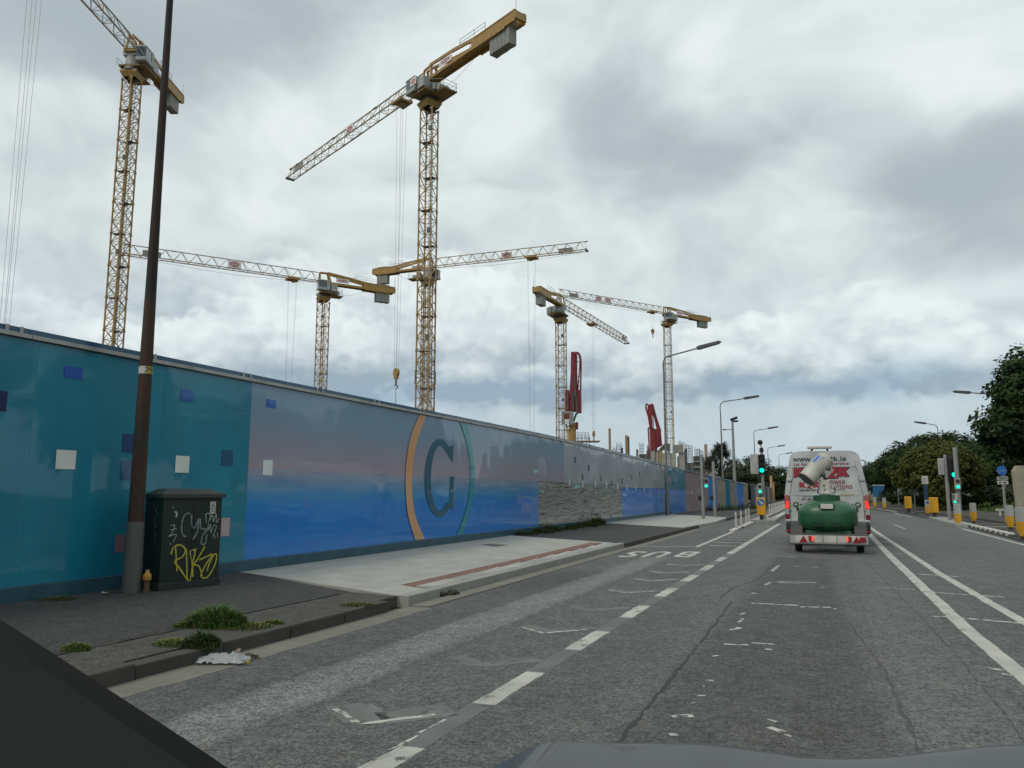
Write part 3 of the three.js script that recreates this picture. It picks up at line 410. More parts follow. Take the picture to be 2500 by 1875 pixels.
  // round bracket emblem with the letter G, cut vinyl 3 mm proud of the sheet
  const arc = (outer, inner, m) => { const A = new THREE.CatmullRomCurve3(outer.map(([z, y]) => V(WX + .014, y, z))).getPoints(28), B = new THREE.CatmullRomCurve3(inner.map(([z, y]) => V(WX + .014, y, z))).getPoints(28), g = mb(), n = V(1, 0, 0); for (let i = 0; i < 28; i++) { g.tri(A[i], A[i + 1], B[i + 1], 0, 0, 0, n, n, n); g.tri(A[i], B[i + 1], B[i], 0, 0, 0, n, n, n); } return g.build('emblem_bracket', m, h); };
  arc([[-16.20, 3.225], [-15.79, 2.64], [-15.60, 1.81], [-15.73, .93], [-16.10, .31]], [[-16.52, 3.225], [-16.08, 2.5], [-15.90, 1.75], [-16.05, .93], [-16.55, .31]], vinyl({ color: lin(.62, .33, .16) }));
  arc([[-18.42, 3.225], [-18.93, 2.5], [-19.06, 1.75], [-18.85, 1.0], [-18.26, .31]], [[-18.84, 3.225], [-19.24, 2.4], [-19.30, 1.65], [-19.09, 1.0], [-18.59, .31]], vinyl({ color: lin(.015, .26, .30) }));
  { const s = new THREE.Shape(); // tall serif-less G, z to the right as seen from the road
    const pt = (z, y) => [-(z + 17.3), y]; const ring = (rx, ry, a0, a1, n) => { const o = []; for (let i = 0; i <= n; i++) { const a = mix(a0, a1, i / n); o.push([rx * Math.cos(a), ry * Math.sin(a)]); } return o; };
    const O = ring(.80, .96, .95, 5.42, 40), Q = ring(.50, .80, 5.38, 1.10, 40); s.moveTo(.70, .40); s.lineTo(.72, .86); O.forEach(([x, y]) => s.lineTo(x, y)); s.lineTo(.755, -.80); s.lineTo(.76, .04); s.lineTo(.55, .04); s.lineTo(.53, -.60); Q.forEach(([x, y]) => s.lineTo(x, y)); s.closePath();
    const g = new THREE.ShapeGeometry(s, 4); g.rotateY(Math.PI / 2); mb().geo(g, WX + .014, 1.76, -17.32).build('emblem_letter', vinyl({ color: lin(.008, .10, .165) }), h); }
  // lower dark hoarding further along
  const f = thing('low_hoarding', 'low dark navy hoarding running on beyond the printed hoarding', 'hoarding');
  const farNavy = mat([1, 1, 1], { map: ART.navy, roughness: .6 }), farTan = mat([1, 1, 1], { map: ART.tan, roughness: .6 });
  let zz = -65.2; for (let k = 0; k < 24; k++) { const a = zz, b = zz - 4.0, xa = -5.9 - Math.pow((-65 - a) / 60, 2) * 2.4, xb = -5.9 - Math.pow((-65 - b) / 60, 2) * 2.4; mb().quad(V(xa, 0, a), V(xb, 0, b), V(xb, 2.0 - k * .008, b), V(xa, 2.0 - k * .008, a)).quad(V(xb - .04, 0, b), V(xa - .04, 0, a), V(xa - .04, 1.99, a), V(xb - .04, 1.99, b)).build('hoarding_panel', k % 5 === 1 ? farTan : farNavy, f); mb().bar(V(xa + .02, 2.02 - k * .008, a), V(xb + .02, 2.02 - k * .008, b), .08, .05, true).build('top_rail', railM, f); zz = b; }
}
// ================================================================ TOWER CRANES
const signMap = canvasTex(256, 160, (x, w, h) => { x.fillStyle = '#d9d6d6'; x.fillRect(0, 0, w, h); x.fillStyle = '#8e1b33'; x.beginPath(); x.ellipse(w / 2, h / 2, w * .36, h * .32, 0, 0, 7); x.fill(); x.strokeStyle = '#e7d9da'; x.lineWidth = 5; x.beginPath(); x.ellipse(w / 2, h / 2, w * .32, h * .265, 0, 0, 7); x.stroke(); x.fillStyle = '#efe2e2'; x.font = 'bold 58px sans-serif'; x.textAlign = 'center'; x.textBaseline = 'middle'; x.fillText('SISK', w / 2, h / 2 + 2); });
const signMat = new THREE.MeshStandardMaterial({ map: signMap, roughness: .55 });
// flat board with the print on both faces; runs along +z, right way round from either side
function signBoard(len, hgt, x, y, z) { const m = mb(), a = z, b = z + len, t = .02;
  m.quad(V(x + t, y, b), V(x + t, y, a), V(x + t, y + hgt, a), V(x + t, y + hgt, b), [[0, 0], [1, 0], [1, 1], [0, 1]]);
  m.quad(V(x - t, y, a), V(x - t, y, b), V(x - t, y + hgt, b), V(x - t, y + hgt, a), [[0, 0], [1, 0], [1, 1], [0, 1]]); return m; }
function railing(m, pts, h = 1.0, w = .035) { for (let i = 0; i < pts.length; i++) { m.bar(pts[i], pts[i].clone().add(V(0, h, 0)), w); if (i) for (const k of [.5, 1]) m.bar(pts[i - 1].clone().add(V(0, h * k, 0)), pts[i].clone().add(V(0, h * k, 0)), w); } return m; }

function towerCrane(o) {
  // o: pos [x, z], ring (height of slewing ring), heading (radians, 0 = +z), jib, back lengths, mast width, spin of mast, cab side, trolley distance, hook drop, signs
  const c = thing('tower_crane', o.label, 'crane', [o.pos[0], 0, o.pos[1]], 0, 'yellow tower cranes over the building site');
  const w = o.w ?? 2.0, hw = w / 2, bay = w * .92, legW = .15, br = .07, yel = o.mast ?? M.craneYellow, S = o.s ?? 1;
  const rot = (v) => V(v.x * Math.cos(o.spin) + v.z * Math.sin(o.spin), v.y, -v.x * Math.sin(o.spin) + v.z * Math.cos(o.spin));
  const K = [[-hw, -hw], [hw, -hw], [hw, hw], [-hw, hw]], cor = (k, y) => rot(V(K[k % 4][0], y, K[k % 4][1]));
  // foot
  mb().box(5.2, 1.0, 5.2, 0, .3, 0, o.spin).build('foundation_block', M.ballast, c);
  const top = o.ring - .9 * S, nSec = Math.max(4, Math.round(top / (bay * 3))), secH = (top - .8) / nSec, b3 = secH / 3;
  for (let s = 0; s < nSec; s++) {
    const m = mb(), y0 = .8 + s * secH, y1 = y0 + secH;
    for (let k = 0; k < 4; k++) { m.bar(cor(k, y0), cor(k, y1 - .02), legW, legW); }
    for (let b = 0; b < 3; b++) { const a = y0 + b * b3, z = a + b3;
      for (let k = 0; k < 4; k++) { const up = (b + k + s) % 2 === 0; m.bar(cor(up ? k : k + 1, a), cor(up ? k + 1 : k, z), br); if (o.cross && k % 2 === 0) m.bar(cor(up ? k + 1 : k, a), cor(up ? k : k + 1, z), br * .8); m.bar(cor(k, a), cor(k + 1, a), br * .9); } }
    // collars at the joints
    for (let k = 0; k < 4; k++) { const p = cor(k, y1 - .17); m.box(legW * 1.5, .3, legW * 1.5, p.x, p.y, p.z, o.spin); } m.build('mast_section', yel, c);
    // ladder and rest platform
    const l = mb(), lx = hw * .25; for (const e of [-.22, .22]) l.bar(rot(V(lx + e, y0, -hw * .35)), rot(V(lx + e, y1, -hw * .35)), .05); for (let y = y0; y < y1; y += .45) l.bar(rot(V(lx - .22, y, -hw * .35)), rot(V(lx + .22, y, -hw * .35)), .035); l.build('ladder', M.craneGrey, c);
    mb().box(w * .9, .05, w * .52, rot(V(0, 0, s % 2 ? hw * .4 : -hw * .4)).x, y1 - .25, rot(V(0, 0, s % 2 ? hw * .4 : -hw * .4)).z, o.spin).build('rest_platform', M.craneSteel, c);
    if (s % 3 === 1) mb().box(.42, .55, .3, rot(V(hw * .75, 0, hw)).x, y0 + b3, rot(V(hw * .75, 0, hw)).z, o.spin).build('floodlight', M.craneSteel, c);
    if (o.cage === s) railing(mb(), [0, 1, 2, 3, 0].map((k) => cor(k, y0 + .2).multiply(V(1.12, 1, 1.12))), 1.6, .06).build('climbing_cage', M.craneSteel, c);
  }
  // ---- everything that slews, built along +z and turned to the heading
  const H = o.heading, ch = Math.cos(H), sh = Math.sin(H), Y = o.ring;
  const T = (x, y, z) => V((x * ch + z * sh) * S, Y + y * S, (-x * sh + z * ch) * S);
  const place = (m) => { const g = m; for (let i = 0; i < g.p.length; i += 3) { const v = T(g.p[i], g.p[i + 1], g.p[i + 2]); g.p[i] = v.x; g.p[i + 1] = v.y; g.p[i + 2] = v.z; const nx = g.n[i], nz = g.n[i + 2]; g.n[i] = nx * ch + nz * sh; g.n[i + 2] = -nx * sh + nz * ch; } return g; };
  const add = (m, name, material) => place(m).build(name, material, c);
  // collar flaring out from the mast
  { const m = mb(), R = hw / S; for (let k = 0; k < 4; k++) { const a0 = k * Math.PI / 2, q = (r, y, a) => V(r * Math.cos(a) - r * Math.sin(a), y, r * Math.sin(a) + r * Math.cos(a)); m.quad(q(R * 1.05, -.9, a0), q(R * 1.05, -.9, a0 + Math.PI / 2), q(R * 1.42, -.25, a0 + Math.PI / 2), q(R * 1.42, -.25, a0)).quad(q(R * 1.42, -.25, a0), q(R * 1.42, -.25, a0 + Math.PI / 2), q(R * 1.3, .0, a0 + Math.PI / 2), q(R * 1.3, .0, a0)); } add(m, 'slewing_collar', yel); }
  add(mb().geo(new THREE.CylinderGeometry(1.12, 1.25, .45, 20), 0, .2, 0), 'slewing_ring', M.craneSteel);
  add(mb().box(3.4, .22, 3.2, .4 * o.cab, .52, -.5).box(2.1, .16, 3.6, -.6 * o.cab, .46, -1.9), 'slewing_platform', M.craneDeck);
  add(mb().geo(new THREE.CylinderGeometry(.86, 1.0, 1.5, 16), 0, 1.35, 0).box(1.9, .5, 1.7, 0, 2.25, 0), 'slewing_tower', M.craneGrey);
  add(mb().rbox(1.0, 1.15, .8, -.85 * o.cab, 1.2, -1.5, .05).rbox(.8, .8, 1.1, .5 * o.cab, 1.05, -1.8, .05).cyl(V(-.9, 1.0, -2.6), V(.5, 1.0, -2.6), .42, .42, 14), 'drive_cabinet', M.craneGrey);
  add(railing(mb(), [V(-1.6 * o.cab, .55, 1.0), V(-1.6 * o.cab, .55, -3.6), V(.4 * o.cab, .55, -3.6), V(2.0 * o.cab, .55, -2.0)], 1.05, .04), 'railing', M.craneGrey);
  // cab hung beside the jib root
  { const x = 1.85 * o.cab; const cab = add(mb().rbox(1.35, .5, 2.1, x, 1.0, .75, .08).rbox(1.35, .22, 2.1, x, 2.62, .75, .08).rbox(1.35, 1.6, .55, x, 1.8, -.05, .05), 'cab', M.craneGrey);
    const glass = place(mb().rbox(1.25, 1.5, 1.45, x, 1.85, 1.02, .1)).build('cab_window', M.glass, c); glass.removeFromParent(); cab.add(glass);
    if (o.cabSign) add(signBoard(1.35, .95, x + .70 * o.cab, 1.45, -.75).box(.03, .03, .03, x, 1.6, -.2), 'company_sign', signMat);
    add(mb().rbox(.95, 1.35, 1.3, x, 1.4, -1.35, .05), 'cab_locker', M.craneGrey); }
  // jib: two bottom chords, one top chord
  const jw = .68, yb = 2.9, jh = 1.75, n = Math.round(o.jib / 2.6), dz = (o.jib - 1.2) / n, per = 5;
  for (let s = 0; s * per < n; s++) {
    const m = mb(), i0 = s * per, i1 = Math.min(n, i0 + per), za = 1.2 + i0 * dz, zb = 1.2 + i1 * dz;
    for (const e of [-jw, jw]) m.bar(V(e, yb, za), V(e, yb, zb), .15, .13);
    m.bar(V(0, yb + jh, za), V(0, yb + jh, zb), .14, .14);
    for (let i = i0; i < i1; i++) { const z = 1.2 + i * dz, zm = z + dz * (o.steep ? .82 : .5);
      for (const e of [-jw, jw]) { m.bar(V(e, yb, z), V(0, yb + jh, zm), .075); m.bar(V(0, yb + jh, zm), V(e, yb, z + dz), .06); }
      m.bar(V(-jw, yb, z), V(jw, yb, z), .06); m.bar(V(i % 2 ? -jw : jw, yb, z), V(i % 2 ? jw : -jw, yb, z + dz), .05); }
    add(m, 'jib_section', o.jibMat ?? M.craneJib);
    add(mb().box(.26, .12, .7, 0, yb + jh, zb), 'jib_joint', M.craneSteel);
  }
  add(mb().box(1.5, .3, .35, 0, yb, o.jib + .1).bar(V(0, yb + jh, o.jib - .2), V(0, yb + .1, o.jib + .2), .05), 'jib_tip', M.craneSteel);
  for (const z of o.signs ?? []) add(signBoard(2.3, 1.45, .45 * o.face, yb + .12, z), 'company_sign', signMat);
  if (o.tip !== false) add(mb().box(.08, .95, 2.9, .5 * o.face, yb + .6, o.jib - 4.2), 'tip_panel', M.ballast);
  add(mb().tube([V(.1, yb - .35, o.jib - 1), V(.1, yb - .95, o.jib * .5), V(.1, yb - .35, 2)], .022, 20, 4), 'trolley_rope', M.rope);
  // head frame and counter-jib
  const B = o.back, g = mb();
  for (const e of [-.62, .62]) { g.bar(V(e, 2.5, .9), V(e * .35, yb + jh, .9), .2, .24).bar(V(e, 2.6, -1.2), V(e * .5, yb + jh + .1, -.7), .26, .3).bar(V(e * .35, yb + jh, .95), V(e * .5, yb + jh + .05, -.7), .2, .24);
    g.bar(V(e, 2.72, .4), V(e, 2.66, -B * .97), .22, .40); }
  g.box(1.6, .42, 2.4, 0, 2.62, -.1); add(g, 'head_frame', M.craneGold);
  { const m = mb(); for (const e of [-.66, .66]) {
      // upper arm sweeping down to a deep plate girder that carries the ballast
      m.bar(V(e * .6, yb + jh + .05, -.6), V(e, yb + 1.28, -B * .33), .22, .36, true).bar(V(e, yb + 1.29, -B * .32), V(e, yb + .72, -B * .60), .22, .42, true);
      m.quad(V(e, 2.5, -B * .55), V(e, 2.35, -B * .98), V(e, 3.62, -B * .97), V(e, yb + 1.0, -B * .55)); m.bar(V(e, 2.42, -B * .55), V(e, 2.30, -B * .90), .34, .16).bar(V(e, 3.72, -B * .58), V(e, 3.62, -B), .34, .16).bar(V(e, 3.05, -B * .55), V(e, 2.95, -B), .26, 1.1, true); }
    m.box(1.6, .9, .3, 0, 3.05, -B); m.bar(V(0, 2.72, -.8), V(0, 2.72, -B * .9), 1.1, .08); add(m, 'counter_jib', M.craneGold); }
  const slabs = o.slabs ?? 5, sd = B * .20 / slabs; for (let i = 0; i < slabs; i++) add(mb().rbox(1.12, 3.6, sd * .95, 0, 2.18 + (i % 2) * .04, -B * .73 - i * sd - sd / 2, .05), 'counterweight', M.ballast);
  add(railing(mb(), [V(-.75, 3.95, -B * .42), V(-.75, 3.85, -B * .58), V(-.75, 3.8, -B * .7)], .9, .045), 'railing', M.craneGrey); add(railing(mb(), [V(.75, 3.95, -B * .42), V(.75, 3.85, -B * .58), V(.75, 3.8, -B * .7)], .9, .045), 'railing', M.craneGrey);
  add(mb().bar(V(.6, 3.8, -B), V(.6, 5.3, -B), .04), 'mast_light_pole', M.craneGrey);
  add(signBoard(2.6, .85, .80 * o.face, 3.0, -B * .33), 'company_sign', signMat);
  add(mb().tube([V(0, 2.35, -B * .62), V(0, .9, -B * .35), V(-.3, 1.0, -2.6)], .02, 16, 4), 'stay_rope', M.rope);
  // trolley, ropes, hook block
  if (o.trolley) { const z = o.trolley; add(mb().box(1.9, .3, 1.9, 0, yb - .28, z).box(.5, .35, 2.3, -.75, yb - .3, z).box(.5, .35, 2.3, .75, yb - .3, z).box(.9, .5, .7, 0, yb - .55, z - .2), 'trolley', M.craneYellow);
    const hy = yb - .5 - o.drop / S;
    for (const [x, e] of [[-.28, -.75], [.28, -.75], [-.28, .75], [.28, .75]]) add(mb().bar(V(x, yb - .5, z + e), V(x * .6, hy, z + e * .25), o.rope ?? .018), 'hoist_rope', M.rope);
    if (o.hook !== false) { add(mb().geo(new THREE.CylinderGeometry(.58, .58, .32, 18), 0, hy - .25, z, 0, 0, Math.PI / 2).box(.36, .8, .62, 0, hy - .7, z), 'hook_block', M.craneGold); add(mb().cyl(V(0, hy - 1.2, z), V(0, hy - 1.8, z), .14, .1, 10).geo(new THREE.TorusGeometry(.22, .07, 8, 14, 4.6), 0, hy - 2.05, z), 'hook', M.craneSteel); if (o.sling) add(mb().bar(V(0, hy - 2.2, z), V(0, hy - 2.2 - o.sling, z), .05), 'lifting_chain', M.rope); } }
  return c;
}
const D2R = Math.PI / 180;
towerCrane({ pos: [-79.8, -67.9], ring: 54.4, heading: 20.6 * D2R, jib: 46, back: 12.6, w: 1.55, spin: 0, cab: 1, face: -1, cross: true, trolley: 19.4, drop: 60, hook: false, rope: .02, label: 'tower crane whose jib swings overhead past the rusty lamp column' });
towerCrane({ pos: [-44.8, -82.5], ring: 50.6, heading: -117.5 * D2R, jib: 41.2, back: 17.6, w: 1.64, spin: 0, cab: 1, face: 1, cabSign: true, cage: 3, trolley: 6.6, drop: 36.2, sling: 12, rope: .02, signs: [19], label: 'tall central tower crane with its yellow hook block hanging low above the hoarding' });
towerCrane({ pos: [-87.9, -120.9], ring: 38.4, heading: -37 * D2R, jib: 34.5, back: 14.2, w: 1.62, spin: 0, cab: 1, face: 1, cross: true, trolley: 6.0, drop: 44, hook: false, signs: [15.5], label: 'shorter tower crane with jib reaching behind the rusty lamp column' });
towerCrane({ pos: [-74.3, -137.1], ring: 44.2, heading: 92 * D2R, jib: 33.5, back: 12.4, w: 1.62, spin: 0, cab: 1, face: 1, trolley: 22.5, drop: 52, hook: false, signs: [16], label: 'tower crane hidden behind the central mast, its jib ending in a grey panel' });
towerCrane({ pos: [-49.4, -148.4], ring: 36.7, heading: 177 * D2R, jib: 46.5, back: 12.6, w: 1.70, spin: 0, cab: 1, face: -1, cabSign: true, steep: true, trolley: 19.5, drop: 24.4, sling: 8, label: 'pale tower crane beside the tall red pump boom' });
towerCrane({ pos: [-41.0, -219.4], ring: 49.4, heading: -35.2 * D2R, jib: 38, back: 17.2, w: 1.85, spin: 0, cab: 1, face: 1, steep: true, trolley: 5.6, drop: 5, signs: [21, 24.2], label: 'far tower crane with two red signs, mast behind the curved lamp' });

// ================================================================ CONCRETE PUMP BOOMS (folded upright)
{
  const p = at(1396, 1105, 118), k = 118 / 1900, s = (px) => px * k, Y0 = p.y;
  const b = thing('pump_boom', 'tall dark red concrete pump boom folded upright on its yellow column', 'pump boom', [p.x, 0, p.z], YAW, 'folded concrete pump booms'); // local x to the right in the picture
  const Y = (py) => at(1396, py, 118).y, Xp = (px) => s(px - 1396);
  const seg = (px0, px1, y0, y1, dz, d, name, m = M.boomRed) => mb().rbox(s(px1 - px0), Y(y0) - Y(y1), d, (Xp(px0) + Xp(px1)) / 2, (Y(y0) + Y(y1)) / 2, dz, .08).build(name, m, b);
  const outer = [[1396.5, 856], [1405, 855], [1405.5, 907], [1404.5, 950], [1402, 1002], [1391, 1002], [1392.5, 950], [1395.5, 905]].map(([x, y]) => new THREE.Vector2(Xp(x), Y(y)));
  mb().geo(new THREE.ExtrudeGeometry(new THREE.Shape(outer), { depth: .55, bevelEnabled: true, bevelSize: .04, bevelThickness: .04, bevelSegments: 1 }), 0, 0, .3).build('boom_arm', M.boomRed, b);
  seg(1404.5, 1411.5, 858, 1000, .1, .5, 'boom_arm'); seg(1380.5, 1391, 951, 1003, .5, .6, 'boom_arm'); seg(1391.8, 1408, 948, 1005, .35, .5, 'boom_arm'); seg(1408.5, 1420.5, 950, 1008, .3, .6, 'boom_arm');
  mb().tube([V(Xp(1405), Y(860), .1), V(Xp(1409), Y(854.5), .1), V(Xp(1415), Y(856), .1), V(Xp(1419.5), Y(864), .1), V(Xp(1419.5), Y(950), .1)], .12, 30).build('delivery_pipe', M.boomRed, b);
  mb().tube([V(Xp(1407), Y(864), .4), V(Xp(1411), Y(858), .4), V(Xp(1417), Y(866), .4), V(Xp(1412), Y(950), .4)], .1, 30).build('delivery_pipe', M.boomRed, b);
  { const m = mb(); for (const py of [868, 878, 915, 928, 940]) m.bar(V(Xp(1410), Y(py), .1), V(Xp(1420), Y(py), .1), .07); m.build('pipe_brackets', M.boomRed, b); }
  for (const [a, c2] of [[[1405, 952], [1409, 1012]], [[1403, 915], [1404, 968]], [[1399, 960], [1399, 1000]], [[1386, 955], [1386, 1000]]]) mb().cyl(V(Xp(a[0]), Y(a[1]), 1.0), V(Xp(c2[0]), Y(c2[1]), 1.0), .11, .14, 10).build('hydraulic_ram', M.craneSteel, b);
  mb().bar(V(Xp(1401), Y(1028), .2), V(Xp(1408), Y(1008), .2), .3, .3, true).build('knuckle', M.craneSteel, b);
  seg(1371, 1378, 1004, 1036, .7, .9, 'counterweight', M.ballast); seg(1388.5, 1400, 1004, 1038, .7, 1.0, 'counterweight', M.ballast); seg(1377.5, 1389, 1003.5, 1011, .7, .9, 'counterweight', M.ballast); seg(1376.5, 1388, 1010, 1023, .9, .8, 'hydraulic_tank', M.boomRed);
  mb().tube([V(Xp(1382), Y(1036), .8), V(Xp(1383), Y(1043), .8), V(Xp(1390), Y(1041), .8)], .09, 10).build('hose', M.black, b);
  mb().geo(new THREE.CylinderGeometry(s(11), s(8), Y(1031) - Y(1048), 18), Xp(1399), (Y(1031) + Y(1048)) / 2, 0).build('turntable', M.craneYellow, b); seg(1406, 1412, 1030, 1048, .2, .6, 'slewing_drive', M.boomRed);
  mb().geo(new THREE.CylinderGeometry(s(10), s(10), Y(1046) - .0, 18), Xp(1397), Y(1046) / 2, 0).build('pedestal_column', M.craneGold, b);
  mb().box(6, .12, 3, Xp(1415), Y(1078), 0).build('working_platform', M.timber, b);
  { const m = railing(mb(), [V(Xp(1405), Y(1078), .9), V(Xp(1412), Y(1078), .9), V(Xp(1420), Y(1078), .9), V(Xp(1428), Y(1078), .9), V(Xp(1436), Y(1078), .9)], 1.3, .07); railing(m, [V(Xp(1408), Y(1078), -.9), V(Xp(1420), Y(1078), -.9), V(Xp(1430), Y(1078), -.9), V(Xp(1440), Y(1078), -.9)], 1.1, .07); m.build('railing', M.galv, b); }
  for (const px of [1410, 1421, 1432, 1439]) mb().bar(V(Xp(px), 0, .7), V(Xp(px), Y(1068), .7), .1).build('scaffold_pole', M.galv, b);
}
{
  const dpt = 150, k = dpt / 1900, p = at(1600, 1105, dpt);
  const b = thing('pump_boom', 'leaning bright red concrete pump boom behind the concrete walls', 'pump boom', [p.x, 0, p.z], YAW, 'folded concrete pump booms');
  const Y = (py) => at(1600, py, dpt).y, Xp = (px) => (px - 1600) * k;
  const arm = (pts, dz, d, name = 'boom_arm') => mb().geo(new THREE.ExtrudeGeometry(new THREE.Shape(pts.map(([x, y]) => new THREE.Vector2(Xp(x), Y(y)))), { depth: d, bevelEnabled: true, bevelSize: .04, bevelThickness: .04, bevelSegments: 1 }), 0, 0, dz).build(name, M.boomRed, b);
  arm([[1583, 992], [1594, 984], [1595, 1010], [1596, 1046], [1600, 1110], [1588, 1110], [1587, 1046], [1583, 1014]], .2, .6);
  arm([[1590, 985], [1598, 985], [1604, 1016], [1614, 1046], [1617, 1088], [1606, 1092], [1607, 1050], [1600, 1016]], -.6, .6);
  arm([[1590, 1047], [1614, 1047], [1614.5, 1056], [1609, 1075], [1603, 1100], [1592, 1100]], -.2, .5);
  mb().tube([V(Xp(1590), Y(1046), .9), V(Xp(1584), Y(1020), .9), V(Xp(1577.5), Y(992), .9), V(Xp(1580), Y(985.5), .9), V(Xp(1585), Y(990), .9)], .16, 30).build('delivery_pipe', M.boomRed, b);
  mb().tube([V(Xp(1589), Y(1044), .9), V(Xp(1583), Y(1045), .9), V(Xp(1582.5), Y(1060), .9), V(Xp(1584), Y(1115), .9)], .15, 24).build('delivery_pipe', M.boomRed, b);
  mb().tube([V(Xp(1597), Y(986), -.4), V(Xp(1601), Y(1000), -.4), V(Xp(1606), Y(1020), -.4), V(Xp(1614), Y(1046), -.4)], .14, 24).build('delivery_pipe', M.boomRed, b);
  mb().cyl(V(Xp(1592), Y(1014), .95), V(Xp(1594), Y(1046), .95), .1, .13, 8).build('hydraulic_ram', M.lightGrey, b);
  mb().box(2.2, Y(1100), 1.8, Xp(1594), Y(1100) / 2, 0).build('pedestal_column', M.craneSteel, b);
}
// ================================================================ CONCRETE FRAME OF THE SITE
{
  const dpt = 104, k = dpt / 1900; let cnt = 0;
  const blk = (name, label, cat, px0, px1, py0, m, d = dpt, thick = .5) => { const c = at((px0 + px1) / 2, py0, d), w = (px1 - px0) * d / 1900; const t = thing(name, label, cat, [c.x, 0, c.z], YAW * .6, 'unfinished concrete frame of the site'); mb().rbox(w, c.y, Math.max(thick, w * .6), 0, c.y / 2, 0, .03).build(name.includes('column') ? 'shaft' : 'slab_face', m, t); return [t, w, c]; };
  const col = (px0, px1, py, label, m = M.siteConcrete, d = dpt) => blk('concrete_column', label, 'column', px0, px1, py, m, d);
  const wall = (px0, px1, py, label, m = M.siteConcrete, d = dpt) => blk('concrete_wall', label, 'wall', px0, px1, py, m, d);
  const cage = (px0, px1, py0, py1, label, d = dpt) => { const c = at((px0 + px1) / 2, py0, d), y1 = at((px0 + px1) / 2, py1, d).y, w = (px1 - px0) * d / 1900; const t = thing('rebar_cage', label, 'rebar', [c.x, 0, c.z], YAW * .6, 'rebar cages standing on the concrete frame'); const n = Math.max(3, Math.round(w / .16)); const m = mb(), h = mb(); for (let i = 0; i <= n; i++) for (const e of [-1, 1]) { const x = mix(-w / 2, w / 2, i / n), j = .35 * rngOf(i + px0)(); m.bar(V(x, 0, e * w * .3), V(x, c.y - j, e * w * .3), .046); } for (let y = Math.max(.2, y1 - 1); y < c.y - .4; y += .38) { for (const e of [-1, 1]) { h.bar(V(-w / 2, y, e * w * .3), V(w / 2, y, e * w * .3), .022); h.bar(V(e * w / 2, y, -w * .3), V(e * w / 2, y, w * .3), .022); } } m.build('vertical_bars', M.rebar, t); h.build('link_bars', M.rebar, t).userData.kind = 'stuff'; return t; };
  col(1485.5, 1491, 1046, 'slender brown steel column standing alone above the hoarding', M.timber); col(1526, 1533, 1063, 'timber formed column with rebar at its side', M.timber);
  cage(1533.5, 1536, 1064, 1100, 'thin rebar strip beside the timber formed column'); cage(1505, 1518, 1078, 1100, 'open rebar cage between the slender column and the formed column'); cage(1496, 1504, 1088, 1100, 'short rebar cage next to the slender brown column'); col(1515, 1521, 1093, 'stub column with rebar behind', M.formwork);
  col(1553, 1558, 1097, 'short dark column beside the tall square rebar cage', M.formwork); cage(1560.5, 1571, 1079, 1112, 'tall square rebar cage standing before the leaning red boom'); wall(1560, 1580, 1109, 'low concrete wall under the tall rebar cage', M.formwork);
  cage(1580, 1583, 1086, 1115, 'single cluster of thin starter bars by the red boom');
  wall(1588, 1598, 1102, 'pale concrete wall at the leaning red boom foot'); wall(1601, 1606.5, 1105, 'narrow concrete pier between two walls'); col(1607.5, 1614, 1100, 'orange brown shuttered column', M.craneYellow); wall(1615, 1627, 1106, 'greenish concrete wall next to the shuttered column');
  { const [t, w, c] = wall(1631, 1650, 1107, 'broad concrete core wall at the far crane base'); const y0 = at(1650, 1106, dpt).y, y1 = at(1650, 1086, dpt).y; const t2 = thing('concrete_beam', 'ribbed grey precast panel bridging the core walls', 'beam', [at(1655, 1106, dpt).x, 0, at(1655, 1106, dpt).z], YAW * .6); mb().box(1.3, y1 - y0, .8, 0, (y0 + y1) / 2, 0).build('panel', M.siteConcrete, t2); mb().box(.25, y0, .5, .5, y0 / 2, 0).build('support', M.siteConcrete, t2); for (let i = 0; i < 5; i++) mb().bar(V(-.5 + i * .25, y0, .43), V(-.5 + i * .25, y1, .43), .09, .05).build('rib', M.ballast, t2); }
  { const p = at(1622, 1100, dpt), t = thing('gable_roof_box', 'small grey gable topped site structure beside the far crane mast', 'structure', [p.x, 0, p.z], YAW * .6); const yb = at(1622, 1099, dpt).y, yt = at(1622, 1084, dpt).y; mb().geo(new THREE.ExtrudeGeometry(new THREE.Shape([[-.75, yb], [.75, yb], [.75, yt], [.05, yt]].map(([x, y]) => new THREE.Vector2(x, y))), { depth: .8, bevelEnabled: false }), 0, 0, -.4).build('sloping_panel', M.sleeve, t); mb().bar(V(-.78, yb, .45), V(.05, yt + .05, .45), .08, .08, true).build('edge_trim', M.lightGrey, t); mb().box(.3, yb, .5, -.4, yb / 2, 0).box(.3, yb, .5, .6, yb / 2, 0).build('support', M.siteConcrete, t); }
  wall(1657, 1671, 1103, 'tall pale wall under the precast panel end'); col(1653.5, 1657, 1114, 'dark narrow column in the wall opening', M.formwork); cage(1657, 1667, 1075, 1100, 'rebar cage rising behind the precast panel', dpt + 8);
  cage(1670.5, 1680, 1080, 1140, 'taller of two paired rebar cages'); cage(1680.5, 1689.5, 1084, 1140, 'shorter of two paired rebar cages'); wall(1671, 1677, 1096, 'slim shuttered wall by the tall rebar cages', M.formwork); wall(1671, 1692, 1130, 'low concrete wall at the foot of the tall rebar cages');
  cage(1696.5, 1706, 1090, 1116, 'rebar cage above the green formwork'); cage(1708, 1716, 1095, 1120, 'smaller rebar cage above the green formwork');
  { const [t, w, c] = wall(1692.5, 1709, 1114, 'dark green formwork panel with pale walings', M.formwork); for (let i = 0; i < 4; i++) mb().box(w * 1.02, .12, .2, 0, c.y - .7 - i * .75, .45).build('waling', M.lightGrey, t); mb().box(.12, c.y, .2, w / 2 + .1, c.y / 2, .45).build('prop', M.galv, t); }
